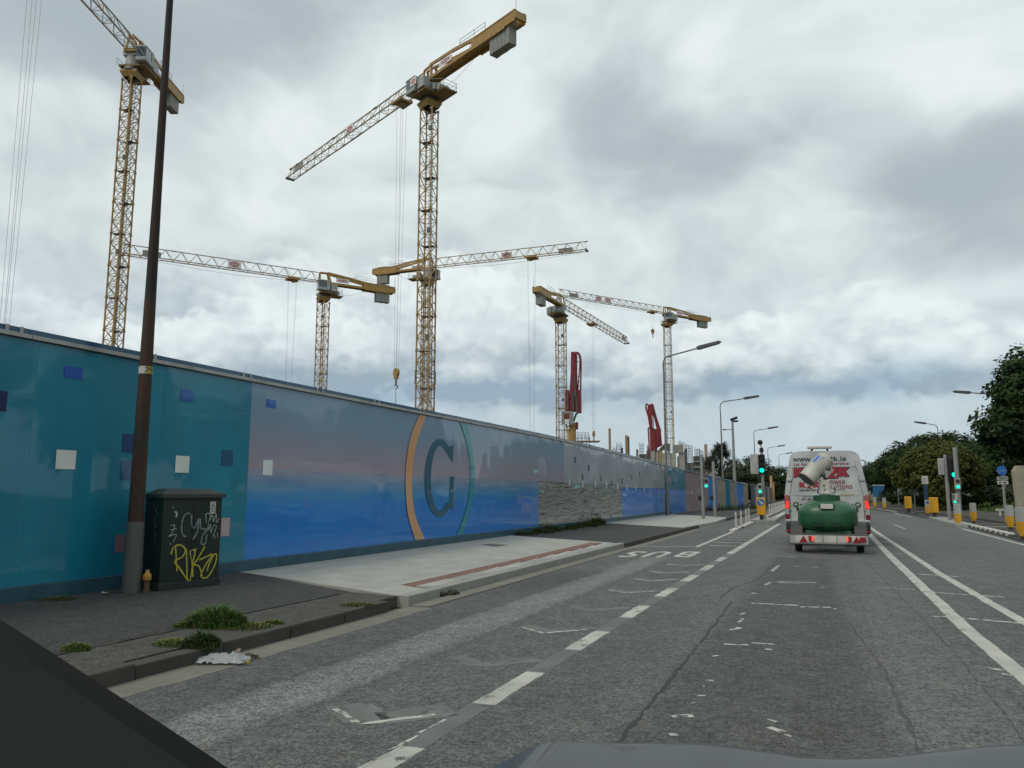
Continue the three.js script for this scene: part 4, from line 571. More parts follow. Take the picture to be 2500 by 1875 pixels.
  wall(1709, 1719, 1117, 'buff block wall next to the green formwork', M.siteConcrete); col(1719.5, 1726.5, 1084.5, 'tallest buff concrete column by the spiky tree', mat([.46, .38, .31], { map: concreteMap, roughness: .9 })); wall(1727, 1739, 1132, 'pale cream wall in front of the spiky tree', M.newConcrete); wall(1740, 1746, 1128, 'grey panel edge by the spiky tree', M.siteConcrete);
  { const p = at(1748, 1128, dpt - 6), t = thing('steel_portal', 'small white steel frame standing before the spiky tree', 'frame', [p.x, 0, p.z], YAW * .6); const w = .38, y = p.y; mb().bar(V(-w, 0, 0), V(-w, y, 0), .12).bar(V(w, 0, 0), V(w, y, 0), .16).bar(V(-w - .2, y, 0), V(w + .2, y, 0), .14, .1, true).bar(V(-w, y - 1.4, 0), V(w + .2, y - 1.4, 0), .1).build('frame_bars', M.white, t); }
  // slabs further back so that the frame reads as a building
  { const t = thing('floor_slab', 'low unfinished floor slab behind the hoarding', 'slab', [-36, 0, -112]); mb().box(46, .4, 30, 0, 2.6, 0).build('deck', M.siteConcrete, t); for (let i = 0; i < 8; i++) mb().box(.5, 2.4, .5, -20 + i * 5.7, 1.2, 12).build('support', M.siteConcrete, t); }
}
// ================================================================ LAMP COLUMNS
function lampColumn(pos, H, armLen, armRise, turn, label, { r0 = .075, r1 = .05, head = 1.15, m = M.poleGrey, group = 'lamp columns on the hoarding side' } = {}) {
  const t = thing('lamp_column', label, 'street lamp', [pos[0], 0, pos[1]], turn, group); // arm points along local +x
  mb().cyl(V(0, 0, 0), V(0, 1.3, 0), r0 * 1.5, r0 * 1.5, 14).build('base_tube', m, t);
  mb().cyl(V(0, 1.3, 0), V(0, H - .9, 0), r0, r1, 14).build('column', m, t);
  mb().tube([V(0, H - .95, 0), V(0, H - .35, 0), V(.16, H - .06, 0), V(.55, H + .04, 0), V(armLen * .6, H + armRise * .5, 0), V(armLen, H + armRise, 0)], r1 * .85, 36, 10).build('bracket_arm', m, t);
  const s = new THREE.Shape([[0, -.05], [.1, -.09], [head * .9, -.07], [head, -.01], [head * .92, .05], [.12, .08], [0, .05]].map(([x, y]) => new THREE.Vector2(x, y)));
  const g = new THREE.ExtrudeGeometry(s, { depth: .2, bevelEnabled: true, bevelSize: .03, bevelThickness: .03, bevelSegments: 2 }); g.translate(0, 0, -.1); g.rotateZ(Math.atan2(armRise * .5, armLen * .4));
  const hd = mb().geo(g, armLen - .05, H + armRise, 0).build('lantern', M.lampDark, t); mb().rbox(head * .75, .03, .2, armLen + head * .48, H + armRise - .06 + head * .1, 0, .01, 0, 0, Math.atan2(armRise * .5, armLen * .4)).build('lens', M.lightGrey, hd);
  return t;
}
{ // near rusty column with numbered band; its lantern is above the frame
  const t = thing('lamp_column', 'tall rusty lamp column with white numbered band beside the graffiti cabinet', 'street lamp', [-8.44, 0, -7.72], 0, 'lamp columns on the hoarding side');
  mb().cyl(V(0, .05, 0), V(0, 1.02, 0), .122, .108, 20).build('base_sleeve', M.sleeve, t); mb().cyl(V(0, 1.02, 0), V(0, 3.1, 0), .098, .084, 20, false).cyl(V(0, 3.1, 0), V(0, 4.1, 0), .084, .072, 20, false).build('column', M.rust, t); mb().cyl(V(0, 4.1, 0), V(0, 5.4, 0), .072, .059, 20, false).cyl(V(0, 5.4, 0), V(0, 10, 0), .059, .036, 20).build('upper_column', M.blackPole, t);
  const yb = 2.97; mb().cyl(V(0, yb, 0), V(0, yb + .10, 0), .0868, .0862, 24, false).build('number_band', M.white, t); { const g = new THREE.CylinderGeometry(.0872, .0876, .10, 10, 1, true, Math.atan2(8.44, 7.72) + .12, 1.1); mb().geo(g, 0, yb + .05, 0).build('number_label', mat([.55, .40, .04], { roughness: .6, side: THREE.DoubleSide }), t); }
  { const g = letters('29', .085), P = g.attributes.position, R = .0890; const a0 = Math.atan2(8.44, 7.72) + .55; for (let i = 0; i < P.count; i++) { const a = a0 + P.getX(i) / R, y = P.getY(i); P.setXYZ(i, R * Math.sin(a), yb + .05 + y, R * Math.cos(a)); } g.computeVertexNormals(); mb().geo(g).build('number', mat([.03, .025, .015], { side: THREE.DoubleSide }), t); }
  mb().tube([V(0, 9.9, 0), V(.1, 10.3, 0), V(.8, 10.6, 0), V(2.2, 10.75, 0)], .045, 20).build('bracket_arm', M.rust, t); mb().rbox(1.0, .14, .28, 2.6, 10.78, 0, .05).build('lantern', M.lampDark, t);
}
lampColumn([-8.62, -44.7], 9.25, 2.0, .35, .02, 'lamp column rising in front of the hoarding where teal print begins', { r0: .085, head: 1.35 });
{ const L = [[1758, 981, 67, 'second lamp column, behind the hoarding near the camera mast', 3.0], [1840, 1051, 98, 'third lamp column, behind the island signal', 2.6], [1874, 1093, 136, 'fourth lamp column, further along beyond the island signal', 2.6], [1901, 1110, 163, 'most distant lamp column, beside the white van roof', 2.4]];
  for (const [px, py, d, label, a] of L) { const p = at(px, py, d); lampColumn([p.x, p.z], p.y, a * .68, .22, .05, label, { r0: .09, head: 1.25 }); } }
{ const R = [[2435, 2337, 958, 60, 'lamp column among the trees behind the blue cycle sign'], [2288, 2236, 1033, 88, 'lamp column whose lantern clears the rounded tree tops'], [2215, 2185, 1081, 122, 'lamp column half hidden by the dark tree row'], [2186, 2150, 1109, 159, 'lamp column past the blue board'], [2120, 2112, 1124, 190, 'farthest lamp column over the opposite lane']];
  for (const [px, hx, py, d, label] of R) { const p = at(px, py + 4, d), len = (px - hx) * d / 1900; lampColumn([p.x, p.z], p.y, Math.max(.6, len - 1.2), .18, Math.PI + .1, label, { r0: .09, head: 1.2, group: 'lamp columns along the opposite side' }); } }
{ // camera mast
  const p = at(1788, 1026, 60), t = thing('camera_mast', 'slim mast with security cameras rising behind the hoarding', 'camera mast', [p.x, 0, p.z], YAW);
  mb().cyl(V(0, 0, 0), V(0, p.y, 0), .14, .085, 12).build('mast', M.galv, t);
  mb().rbox(.55, .2, .22, .12, p.y + .12, 0, .04, 0, 0, .35).build('camera', M.black, t); mb().rbox(.4, .14, .2, .22, p.y - .08, .05, .04).build('camera', M.black, t); mb().bar(V(-.7, p.y - .75, 0), V(0, p.y - .7, 0), .06).rbox(.25, .12, .12, -.65, p.y - .72, 0, .03).build('arm', M.galv, t);
  const d = mb().bar(V(-.3, p.y - 3.4, 0), V(0, p.y - 3.35, 0), .05).build('bracket', M.galv, t); mb().geo(new THREE.SphereGeometry(.15, 14, 10), -.36, p.y - 3.6, 0).build('dome_camera', M.lampDark, d); mb().rbox(.14, .14, .14, -.1, p.y - 4.9, 0, .03).build('camera', M.black, t);
}
// ================================================================ CABINET WITH GRAFFITI, MARKER, WEEDS, LITTER
{
  const t = thing('utility_cabinet', 'dark green metal utility cabinet covered in graffiti by the hoarding', 'cabinet', [-8.34, .12, -8.44], -.235); // local +x faces the road
  const green = mat([.012, .028, .022], { map: grimeMap, roughness: .5 }), W = .88, D = .46, Hh = 1.2;
  mb().rbox(D, Hh, W, 0, Hh / 2 + .02, 0, .012).build('body', green, t); mb().rbox(D + .03, .09, W + .03, 0, .045, 0, .008).build('plinth', mat([.02, .03, .027], { roughness: .8 }), t);
  { const a = D / 2 + .03, b = W / 2 + .035, m = mb(), y0 = Hh + .02, y1 = Hh + .055, y2 = Hh + .13, q = (x, y, z) => V(x, y, z); m.box(2 * a, .05, 2 * b, 0, y0 + .01, 0); const L = [[-a, -b], [a, -b], [a, b], [-a, b]], K = [[-.10, -b + .14], [.10, -b + .14], [.10, b - .14], [-.10, b - .14]]; for (let i = 0; i < 4; i++) { const j = (i + 1) % 4; m.quad(q(L[j][0], y1 - .01, L[j][1]), q(L[i][0], y1 - .01, L[i][1]), q(K[i][0], y2, K[i][1]), q(K[j][0], y2, K[j][1])); } m.quad(q(-.10, y2, -b + .14), q(-.10, y2, b - .14), q(.10, y2, b - .14), q(.10, y2, -b + .14)); m.build('hipped_lid', mat([.05, .065, .058], { map: grimeMap, roughness: .6 }), t); }
  mb().box(.006, Hh * .84, .006, D / 2 + .003, Hh * .52, 0).build('door_gap', M.black, t); for (const z of [-.25, .25]) mb().rbox(.012, .05, .03, D / 2 + .005, .62, z * .25, .004).build('latch', M.black, t);
  // sprayed tags as round strokes lying on the door: u to the right (−z), v up
  const stroke = (pts, w, m, name = 'graffiti') => { const c = new THREE.CatmullRomCurve3(pts.map(([u, v]) => V(0, v, -u)), false, 'catmullrom', .5).getPoints(pts.length * 7), g = mb(), n = V(1, 0, 0), x = D / 2 + .004; for (let i = 0; i < c.length - 1; i++) { const d = c[i + 1].clone().sub(c[i]).normalize(), s = V(0, -d.z, d.y).multiplyScalar(w / 2 * (.8 + .35 * gn(i * .6, w * 99))), A = c[i], B = c[i + 1]; const q = (P, k) => V(x, P.y + s.y * k, P.z + s.z * k); g.tri(q(A, -1), q(B, -1), q(B, 1), 0, 0, 0, n, n, n); g.tri(q(A, -1), q(B, 1), q(A, 1), 0, 0, 0, n, n, n); } g.build(name, m, t); };
  const yel = mat([.52, .47, .06], { roughness: .7, side: THREE.DoubleSide }), pale = mat([.20, .225, .23], { roughness: .7, side: THREE.DoubleSide, alphaMap: wearAlpha, alphaTest: .42 }), wht = mat([.42, .45, .45], { roughness: .7, side: THREE.DoubleSide });
  // yellow tag
  stroke([[-.30, .46], [-.27, .55], [-.18, .58], [-.10, .52], [-.13, .42], [-.24, .37], [-.17, .28], [-.08, .16], [-.05, .12]], .024, yel); stroke([[-.24, .55], [-.22, .40], [-.20, .24]], .022, yel);
  stroke([[-.08, .52], [-.06, .30], [-.04, .12], [.0, .10], [.02, .30], [-.02, .48], [.06, .50]], .022, yel); stroke([[.06, .52], [.03, .32], [.04, .14]], .022, yel); stroke([[.20, .54], [.10, .38], [.05, .30], [.12, .28], [.18, .14]], .022, yel); stroke([[.12, .36], [.24, .40], [.32, .42], [.22, .28], [.16, .14], [.26, .12], [.36, .26], [.39, .40], [.35, .42], [.28, .30], [.25, .20]], .022, yel);
  // pale large tag
  stroke([[-.06, 1.0], [-.13, .98], [-.17, .86], [-.15, .72], [-.09, .68]], .026, pale); stroke([[-.03, .98], [-.02, .84], [.03, .80], [.08, .92], [.07, .74], [.0, .64]], .026, pale); stroke([[.10, .92], [.13, .78], [.24, .78], [.16, .70], [.14, .58], [.20, .58], [.22, .70]], .026, pale);
  // small white tags
  stroke([[.18, .98], [.20, .86], [.19, .98], [.26, .97], [.24, .88], [.29, .97], [.31, .87], [.35, .98], [.36, .86], [.40, .92]], .012, wht); stroke([[.23, .86], [.24, .76], [.27, .84], [.28, .72], [.32, .82], [.36, .80], [.31, .66]], .010, wht); stroke([[.33, .70], [.35, .64]], .009, wht); stroke([[.38, .72], [.39, .65]], .009, wht);
  stroke([[-.33, .84], [-.27, .84], [-.30, .74], [-.35, .70], [-.24, .72], [-.28, .62]], .011, wht); stroke([[-.33, .78], [-.24, .80]], .010, wht); stroke([[-.32, .62], [-.31, .58]], .009, wht);
  stroke([[-.28, 1.03], [-.25, 1.0], [-.26, .95]], .03, wht); stroke([[-.31, 1.10], [-.31, 1.06]], .008, wht);
  { const sx = D / 2 + .006, s = thing; const m = mb().quad(V(sx, .985, -.245), V(sx, .985, -.335), V(sx, 1.15, -.335), V(sx, 1.15, -.245)); m.build('danger_notice', M.white, t); const tri = new THREE.Shape([[-.034, 0], [.034, 0], [0, .062]].map(([x, y]) => new THREE.Vector2(x, y))); tri.holes.push(new THREE.Path([[-.024, .006], [.024, .006], [0, .05]].map(([x, y]) => new THREE.Vector2(x, y)))); const g = new THREE.ShapeGeometry(tri); g.rotateY(Math.PI / 2); mb().geo(g, sx + .002, 1.072, -.29).bar(V(sx + .002, 1.108, -.287), V(sx + .002, 1.084, -.292), .006).build('warning_triangle', M.black, t); const w1 = letters('Danger', .017); w1.rotateY(Math.PI / 2); const w2 = letters('of death', .014); w2.rotateY(Math.PI / 2); mb().geo(w1, sx + .002, 1.045, -.29).geo(w2, sx + .002, 1.015, -.29).build('notice_lettering', M.black, t); }
  // scratched tag on the end facing the traffic
  { const z = W / 2 + .004, gm = mat([.12, .13, .13]); for (const pts of [[[.05, 1.02], [.0, 1.12], [.09, 1.12], [.06, 1.03], [.12, .99]], [[.0, .94], [.08, .95], [.02, .86], [.1, .84], [.03, .80]], [[.03, .72], [.09, .74], [.05, .66], [.11, .65]]]) { const g = mb(), c = new THREE.CatmullRomCurve3(pts.map(([u, v]) => V(u, v, z))).getPoints(30); for (let i = 0; i < 30; i++) g.bar(c[i], c[i + 1], .008, .002, false, V(0, 0, 1)); g.build('graffiti', gm, t); } }
}
{ const p = onGround(357, 1446, .12), t = thing('marker_post', 'small dark stub with yellow cap beside the rusty lamp column', 'marker post', [p.x, .12, p.z]); mb().cyl(V(0, 0, 0), V(0, .15, 0), .035, .035, 10).build('stub', mat([.10, .07, .03]), t); mb().geo(new THREE.LatheGeometry([[0, .27], [.022, .265], [.03, .24], [.052, .22], [.052, .155], [.03, .15], [0, .15]].map(([x, y]) => new THREE.Vector2(x, y)).reverse(), 14)).build('cap', mat([.45, .25, .03], { roughness: .6 }), t); mb().rbox(.05, .015, .03, 0, .275, 0, .006).build('top_tab', M.lightGrey, t); }
function tuft(pos, R, h, n, label, seed, group, tone = 1, dry = .2) {
  const r = rngOf(seed), m = mb(); const t = new THREE.Group();
  for (let k = 0; k < n; k++) { const a = r() * 6.283, d = Math.sqrt(r()) * R, x = Math.cos(a) * d * 1.35, z = Math.sin(a) * d, hh = h * (.45 + .75 * r()) * (1.1 - .7 * d / R), lean = .25 + r() * .6, la = a + (r() - .5) * 2.4, w = .004 + r() * .005; const s = V(-Math.sin(la) * w, 0, Math.cos(la) * w), b = V(x, 0, z), md = V(x + Math.cos(la) * lean * hh * .35, hh * .65, z + Math.sin(la) * lean * hh * .35), e = V(x + Math.cos(la) * lean * hh, hh * (.95 - .35 * lean), z + Math.sin(la) * lean * hh);
    const q = r() < dry ? [.16, .15, .045] : [.045 + r() * .03, .085 + r() * .06, .018]; m.quad(b.clone().sub(s), b.clone().add(s), md.clone().add(s), md.clone().sub(s)); m.tri(md.clone().sub(s), md.clone().add(s), e); m.col(...q.map((v) => v * tone)); }
  const o = m.build(numbered('grass_tuft'), grassMat, null); o.position.set(...pos); tag(o, label, 'grass tuft', group); o.userData.kind = 'stuff'; return o;
}
const grassMat = mat([1, 1, 1], { vertexColors: true, roughness: .9, side: THREE.DoubleSide });
{
  const G = (px, py, y = .12) => { const p = onGround(px, py, y); return [p.x, y, p.z]; };
  tuft(G(528, 1527), .22, .25, 1000, 'large dense grass tuft growing at the path edge before the cabinet', 1, 'weeds on the footpath', 1, .12);
  tuft(G(590, 1530), .24, .06, 520, 'flat yellowish grass fringe beside the large tuft', 2, 'weeds on the footpath', 1.2, .45);
  tuft(G(455, 1530), .10, .09, 260, 'small mossy tuft on the cabinet side of the large tuft', 3, 'weeds on the footpath', 1, .4);
  tuft(G(667, 1522), .09, .05, 200, 'tiny tuft by the kerb nearest the concrete crossover', 4, 'weeds on the footpath', 1, .4);
  tuft(G(490, 1580, .10), .13, .17, 520, 'dark weed clump in the kerb gap above the litter', 5, 'weeds on the footpath', .55, .1);
  tuft(G(430, 1572), .16, .06, 420, 'low yellow green grass along the kerb beside the weed clump', 6, 'weeds on the footpath', 1.2, .4);
  tuft(G(186, 1586), .09, .08, 320, 'lone low tuft on the path near the car pillar', 7, 'weeds on the footpath', 1.15, .35);
  tuft(G(875, 1478), .16, .05, 260, 'sparse dry grass where the old kerb meets the crossover', 8, 'weeds on the footpath', .8, .7);
  for (let k = 0; k < 7; k++) tuft([-8.72 + .1 * (k % 2), .12, -22.4 - k * 1.25], .34, .16 + .09 * ((k * 7) % 3), 420, 'weedy grass strip along the hoarding foot under the printed stone wall', 20 + k, 'weeds along the hoarding foot', .6, .3);
  tuft([-8.7, .12, -30.4], .28, .55, 420, 'tall weed standing against the printed stone wall', 40, 'weeds along the hoarding foot', .6, .2);
  tuft([-8.72, .12, -6.9], .2, .05, 220, 'thin dead grass at the hoarding foot by the rusty column', 41, 'weeds along the hoarding foot', .6, .6);
  for (let k = 0; k < 5; k++) tuft([-8.2 + k * .55, .1, -56.5 - k * 1.9], .7, .7, 420, 'overgrown grass along the far end of the printed hoarding', 50 + k, 'overgrown grass at the far hoarding', .55, .15);
}
{ // crumpled bag
  const p = onGround(545, 1618, 0), g = new THREE.PlaneGeometry(.40, .22, 40, 24); g.rotateX(-Math.PI / 2); const P = g.attributes.position; for (let i = 0; i < P.count; i++) { const x = P.getX(i), z = P.getZ(i), e = Math.max(Math.abs(x) / .20, Math.abs(z) / .11), n = fbm(x * 9, z * 12, 4); P.setX(i, x * (1 + .25 * gn(z * 14, 3)) + .03 * n); P.setZ(i, z * (1 + .3 * gn(x * 10, 8)) + .02 * n); P.setY(i, .010 + Math.max(0, (1 - e * e) * .045 + .075 * Math.abs(fbm(x * 13 + 4, z * 17, 4)) * (1.1 - e * .5))); } g.computeVertexNormals();
  const t = mb().geo(g).build('plastic_bag', phys([.42, .44, .44], { roughness: .35, side: THREE.DoubleSide, transmission: .35 }), null); t.position.set(p.x, .005, p.z); t.rotation.y = .35; tag(t, 'crumpled translucent plastic bag lying in the gutter', 'litter');
  const r = rngOf(9); const L = [[575, 1590, .09, [.5, .38, .33], 'torn pale pink wrapper against the kerb beside the bag'], [603, 1621, .05, [.5, .42, .05], 'yellow scrap of paper beside the plastic bag'], [610, 1605, .12, [.06, .055, .04], 'dark dead leaves heaped in the gutter past the bag'], [495, 1612, .12, [.07, .06, .04], 'brown leaf litter between the bag and the weed clump'], [258, 1450, .10, [.4, .42, .40], 'pale scrap of plastic at the hoarding foot']];
  for (const [px, py, s, c, label] of L) { const q = onGround(px, py, py < 1500 ? .125 : .012), m = mb(); for (let k = 0; k < 9; k++) { const a = r() * 6.28, o = V((r() - .5) * s, r() * .02, (r() - .5) * s * .6), u = V(Math.cos(a), .25 * (r() - .3), Math.sin(a)).multiplyScalar(s * (.25 + .2 * r())), w = V(-Math.sin(a), .3 * r(), Math.cos(a)).multiplyScalar(s * .18); m.quad(o.clone().sub(u), o.clone().sub(w), o.clone().add(u), o.clone().add(w).add(V(0, .012, 0))); } const o = m.build(numbered('litter_scrap'), mat(c, { side: THREE.DoubleSide, roughness: .8 }), null); o.position.copy(q); tag(o, label, 'litter', 'litter scraps in the gutter'); }
  { const q = onGround(1090, 1455, 0), m = mb(); for (let k = 0; k < 26; k++) { const x = (r() - .5) * .42, z = (r() - .5) * .12, s = .02 + r() * .035; m.geo(new THREE.IcosahedronGeometry(s, 0), x, s * .5, z, r() * 3, r() * 3, 0); } const o = m.build('debris_heap', mat([.03, .026, .02]), null); o.position.set(q.x, .01, q.z); o.rotation.y = 1.2; tag(o, 'small heap of black debris against the new kerb', 'debris'); }
}
// ================================================================ SIGNALS, BOLLARDS, SIGNS
const green = new THREE.MeshStandardMaterial({ color: 0x0a3a33, emissive: lin(.0, .78, .55), emissiveIntensity: 1.4, roughness: .4 });
const deadLens = mat([.02, .012, .012], { roughness: .25 });
function signalHead(t, x, y, z, { s = 1, yaw = 0, lit = 2, board = true, n = 3, dx = 0 } = {}) {
  const R = (m) => { const c = Math.cos(yaw), k = Math.sin(yaw); for (let i = 0; i < m.p.length; i += 3) { const a = m.p[i], b = m.p[i + 2]; m.p[i] = x + a * c + b * k; m.p[i + 2] = z - a * k + b * c; m.p[i + 1] += y; const u = m.n[i], v = m.n[i + 2]; m.n[i] = u * c + v * k; m.n[i + 2] = -u * k + v * c; } return m; };
  const w = .3 * s, h = .3 * s * n; const head = R(mb().rbox(w, h, .22 * s, 0, 0, 0, .03)).build('signal_head', M.black, t);
  if (board) R(mb().rbox(w * 1.75, h * 1.16, .03, 0, 0, -.06 * s, .02)).build('backing_board', M.black, head);
  for (let k = 0; k < n; k++) { const cy = h / 2 - w / 2 - k * w; R(mb().geo(new THREE.CylinderGeometry(w * .36, w * .36, .03, 18), 0, cy, .12 * s, Math.PI / 2)).build('lens', k === lit ? green : deadLens, head); R(mb().geo(new THREE.CylinderGeometry(w * .42, w * .42, .18 * s, 16, 1, true, Math.PI * .5 + .6, Math.PI * 2 - 1.2 - Math.PI * .0), 0, cy, .2 * s, Math.PI / 2, 0, 0)).build('visor', M.black, head); }
  return head;
}
function pedHead(t, x, y, z, yaw = 0, m = M.black) { const c = Math.cos(yaw), k = Math.sin(yaw), Q = (a, b, d) => V(x + a * c + d * k, y + b, z - a * k + d * c); const h = mb().rbox(.24, .52, .18, x, y, z, .03, yaw).build('pedestrian_signal', m, t); const g = new THREE.CylinderGeometry(.075, .075, .03, 16); const p = Q(0, -.13, .1); mb().geo(g, p.x, p.y, p.z, Math.PI / 2, 0, 0).build('lens', green, h); const p2 = Q(0, .11, .1); mb().geo(g, p2.x, p2.y, p2.z, Math.PI / 2, 0, 0).build('lens', deadLens, h); return h; }
{ // island signal with keep-left box at its foot
  const t = thing('traffic_signal', 'traffic signal on the central island showing green above the keep left box', 'traffic signal', [-3.05, .12, -40.2]);
  mb().cyl(V(0, 0, 0), V(0, 3.25, 0), .075, .075, 14).build('pole', M.galv, t); signalHead(t, .0, 2.65, .16, { s: 1.02, board: false }); mb().rbox(.42, .98, .12, -.34, 2.66, .02, .03, -.25).build('side_signal_back', M.lightGrey, t); pedHead(t, -.12, 1.45, .14, -.1, M.galv); mb().cyl(V(0, 3.25, 0), V(0, 3.45, 0), .11, .09, 12).geo(new THREE.SphereGeometry(.13, 12, 8), -.05, 3.72, 0).bar(V(0, 3.4, 0), V(-.03, 3.72, 0), .05).build('detector', M.black, t);
  const b = thing('keep_left_bollard', 'yellow keep left box with blue arrow disc on the central island', 'bollard', [-3.08, .12, -38.95], .0); mb().rbox(.40, .82, .24, 0, .62, 0, .04).build('box', M.yellow, b); mb().cyl(V(0, 0, 0), V(0, .25, 0), .09, .07, 12).build('stub', M.black, b); mb().geo(new THREE.CylinderGeometry(.165, .165, .012, 28), -.005, .82, .127, Math.PI / 2).build('blue_disc', M.blueSign, b); { const s = new THREE.Shape([[-.1, .08], [-.07, .11], [.055, -.02], [.09, .015], [.1, -.1], [-.015, -.09], [.02, -.055]].map(([x, y]) => new THREE.Vector2(x, y))); mb().geo(new THREE.ShapeGeometry(s), -.005, .82, .137).build('arrow', M.white, b); }
}
{ const isl = structure('traffic_island', 'kerbed island carrying the signal and keep left box'); slab([[-3.55, -38.2], [-2.45, -38.4], [-2.5, -42], [-2.75, -62], [-3.4, -62], [-3.6, -42]], -.02, .12).build('island_top', M.kerbConcrete, isl); for (let k = 0; k < 9; k++) mb().rbox(.2, .09, .5, -3.36 - .01 * k, .03, -29.6 - k * 1.0, .03).build('separator_block', M.white, isl); for (let k = 0; k < 10; k++) mb().rbox(.18, .06, .8, -2.62 - .01 * k, .14, -43 - k * 1.9, .03).build('separator_block', M.white, isl); }
{ // flexible posts
  const mk = () => { const t = thing('flexible_post', 'white flexible post with dark cap along the bus lane separator', 'bollard', [0, 0, 0], 0, 'white flexible posts'); mb().cyl(V(0, 0, 0), V(0, .05, 0), .1, .09, 14).build('foot', M.black, t); mb().cyl(V(0, .05, 0), V(0, .68, 0), .045, .04, 12).build('tube', M.white, t); mb().cyl(V(0, .68, 0), V(0, .76, 0), .052, .05, 12).build('cap', M.lampDark, t); mb().cyl(V(0, .45, 0), V(0, .55, 0), .046, .045, 12, false).build('reflective_band', M.lightGrey, t); return t; };
  const first = mk(); first.position.set(-3.4, 0, -31.1); for (const [x, z] of [[-3.34, -32.4], [-3.46, -35.6], [-3.56, -37.9]]) copyOf(first, [x, 0, z], 0);
  for (let k = 0; k < 10; k++) { const c = copyOf(first, [-3.0 - .02 * k, .12, -43.2 - k * 1.95], 0, 'white flexible post standing on the island behind the keep left box'); c.userData.group = 'white flexible posts on the island'; }
}
{ // two pedestrian signal poles by the crossover
  for (const [x, z, h, lit, label] of [[-5.82, -39.2, 3.1, true, 'tall grey pedestrian signal pole showing green on the pale crossover'], [-5.66, -42.2, 2.9, false, 'plain grey crossing pole with push button behind the pedestrian signal']]) { const t = thing('crossing_pole', label, 'signal pole', [x, .12, z], 0, 'crossing poles on the hoarding side'); mb().cyl(V(0, 0, 0), V(0, h, 0), .08, .075, 14).build('pole', M.galv, t); if (lit) pedHead(t, .2, 1.72, .05, .1, M.poleGrey); mb().rbox(.16, .24, .14, -.14, 1.0, .03, .03).build('push_button_box', M.black, t); }
}
{ // signals on the opposite side
  const t = thing('traffic_signal', 'traffic signal showing green on the opposite island before the trees', 'traffic signal', [5.1, .12, -41.9]); mb().cyl(V(0, 0, 0), V(0, 3.05, 0), .085, .08, 14).build('pole', M.galv, t); signalHead(t, .30, 2.42, .12, { s: 1.08 }); mb().rbox(.26, .78, .16, -.2, 2.48, .02, .03).build('side_signal_back', M.lightGrey, t); pedHead(t, .26, .98, .1, 0, M.poleGrey);
  const u = thing('crossing_pole', 'tall thick grey pole with small green signal on the opposite island', 'signal pole', [5.2, .12, -39.4], 0, 'poles on the opposite island'); mb().cyl(V(0, 0, 0), V(0, 3.25, 0), .095, .09, 16).build('pole', M.galv, u); pedHead(u, -.02, 1.65, .13, 0, M.galv); mb().rbox(.14, .3, .12, -.1, 1.05, .08, .03).build('push_button_box', M.lightGrey, u);
  { const p = onGround(2303, 1240, .1), w = thing('crossing_pole', 'further grey pole with pale plates on its shaft behind the yellow box', 'signal pole', [p.x, .1, p.z], 0, 'poles on the opposite island'); mb().cyl(V(0, 0, 0), V(0, 2.3, 0), .09, .085, 12).build('pole', M.galv, w); mb().rbox(.22, .4, .2, -.02, 2.35, 0, .05).build('signal_back', M.poleGrey, w); mb().rbox(.12, .42, .16, -.14, .85, 0, .04).rbox(.12, .36, .16, .14, .75, 0, .04).build('plates', mat([.45, .38, .36]), w); }
  { const p = onGround(2457, 1273, .1), s = thing('cycle_sign', 'blue round cycle sign over two white plates on a grey pole', 'sign', [p.x, .1, p.z], .22); mb().cyl(V(0, 0, 0), V(0, 2.45, 0), .06, .055, 12).build('pole', M.galv, s); mb().geo(new THREE.CylinderGeometry(.215, .215, .02, 28), -.04, 2.28, .07, Math.PI / 2).build('blue_disc', M.blueSign, s); { const b = mb(), z = .084; for (const x of [-.15, .07]) b.geo(new THREE.TorusGeometry(.058, .010, 6, 18), x, 2.24, z); b.bar(V(-.15, 2.24, z), V(-.08, 2.33, z), .016).bar(V(-.08, 2.33, z), V(.04, 2.33, z), .016).bar(V(.04, 2.33, z), V(.07, 2.24, z), .016).bar(V(-.04, 2.24, z), V(.04, 2.33, z), .016); b.build('bicycle_symbol', mat([.18, .32, .62]), s); } mb().rbox(.46, .15, .02, -.04, 1.93, .075, .006).build('plate', M.lightGrey, s); mb().rbox(.46, .16, .02, -.04, 1.74, .075, .006).build('plate', M.white, s); for (const [w, y] of [['07:00-19:00', 1.93], ['MON-FRI', 1.74]]) {} mb().box(.36, .02, .004, -.04, 1.95, .088).box(.3, .02, .004, -.04, 1.91, .088).box(.1, .07, .004, -.16, 1.74, .088).box(.12, .07, .004, .04, 1.74, .088).build('plate_marks', M.lampDark, s); }
  { const p = onGround(2264, 1254, .1), s = thing('bus_stop_pole', 'dark blue bus stop pole with white flag panel before the trees', 'bus stop', [p.x, .1, p.z]); mb().rbox(.2, 1.55, .14, 0, .95, 0, .03).build('blue_post', mat([.01, .05, .12], { roughness: .4 }), s); mb().rbox(.36, .5, .06, 0, 2.05, 0, .02).build('flag_panel', M.white, s); mb().box(.26, .02, .004, 0, 2.15, .034).box(.26, .02, .004, 0, 2.05, .034).box(.2, .02, .004, 0, 1.95, .034).build('panel_marks', M.poleGrey, s); mb().cyl(V(0, 0, 0), V(0, .3, 0), .05, .05, 10).build('stub', M.black, s); }
}
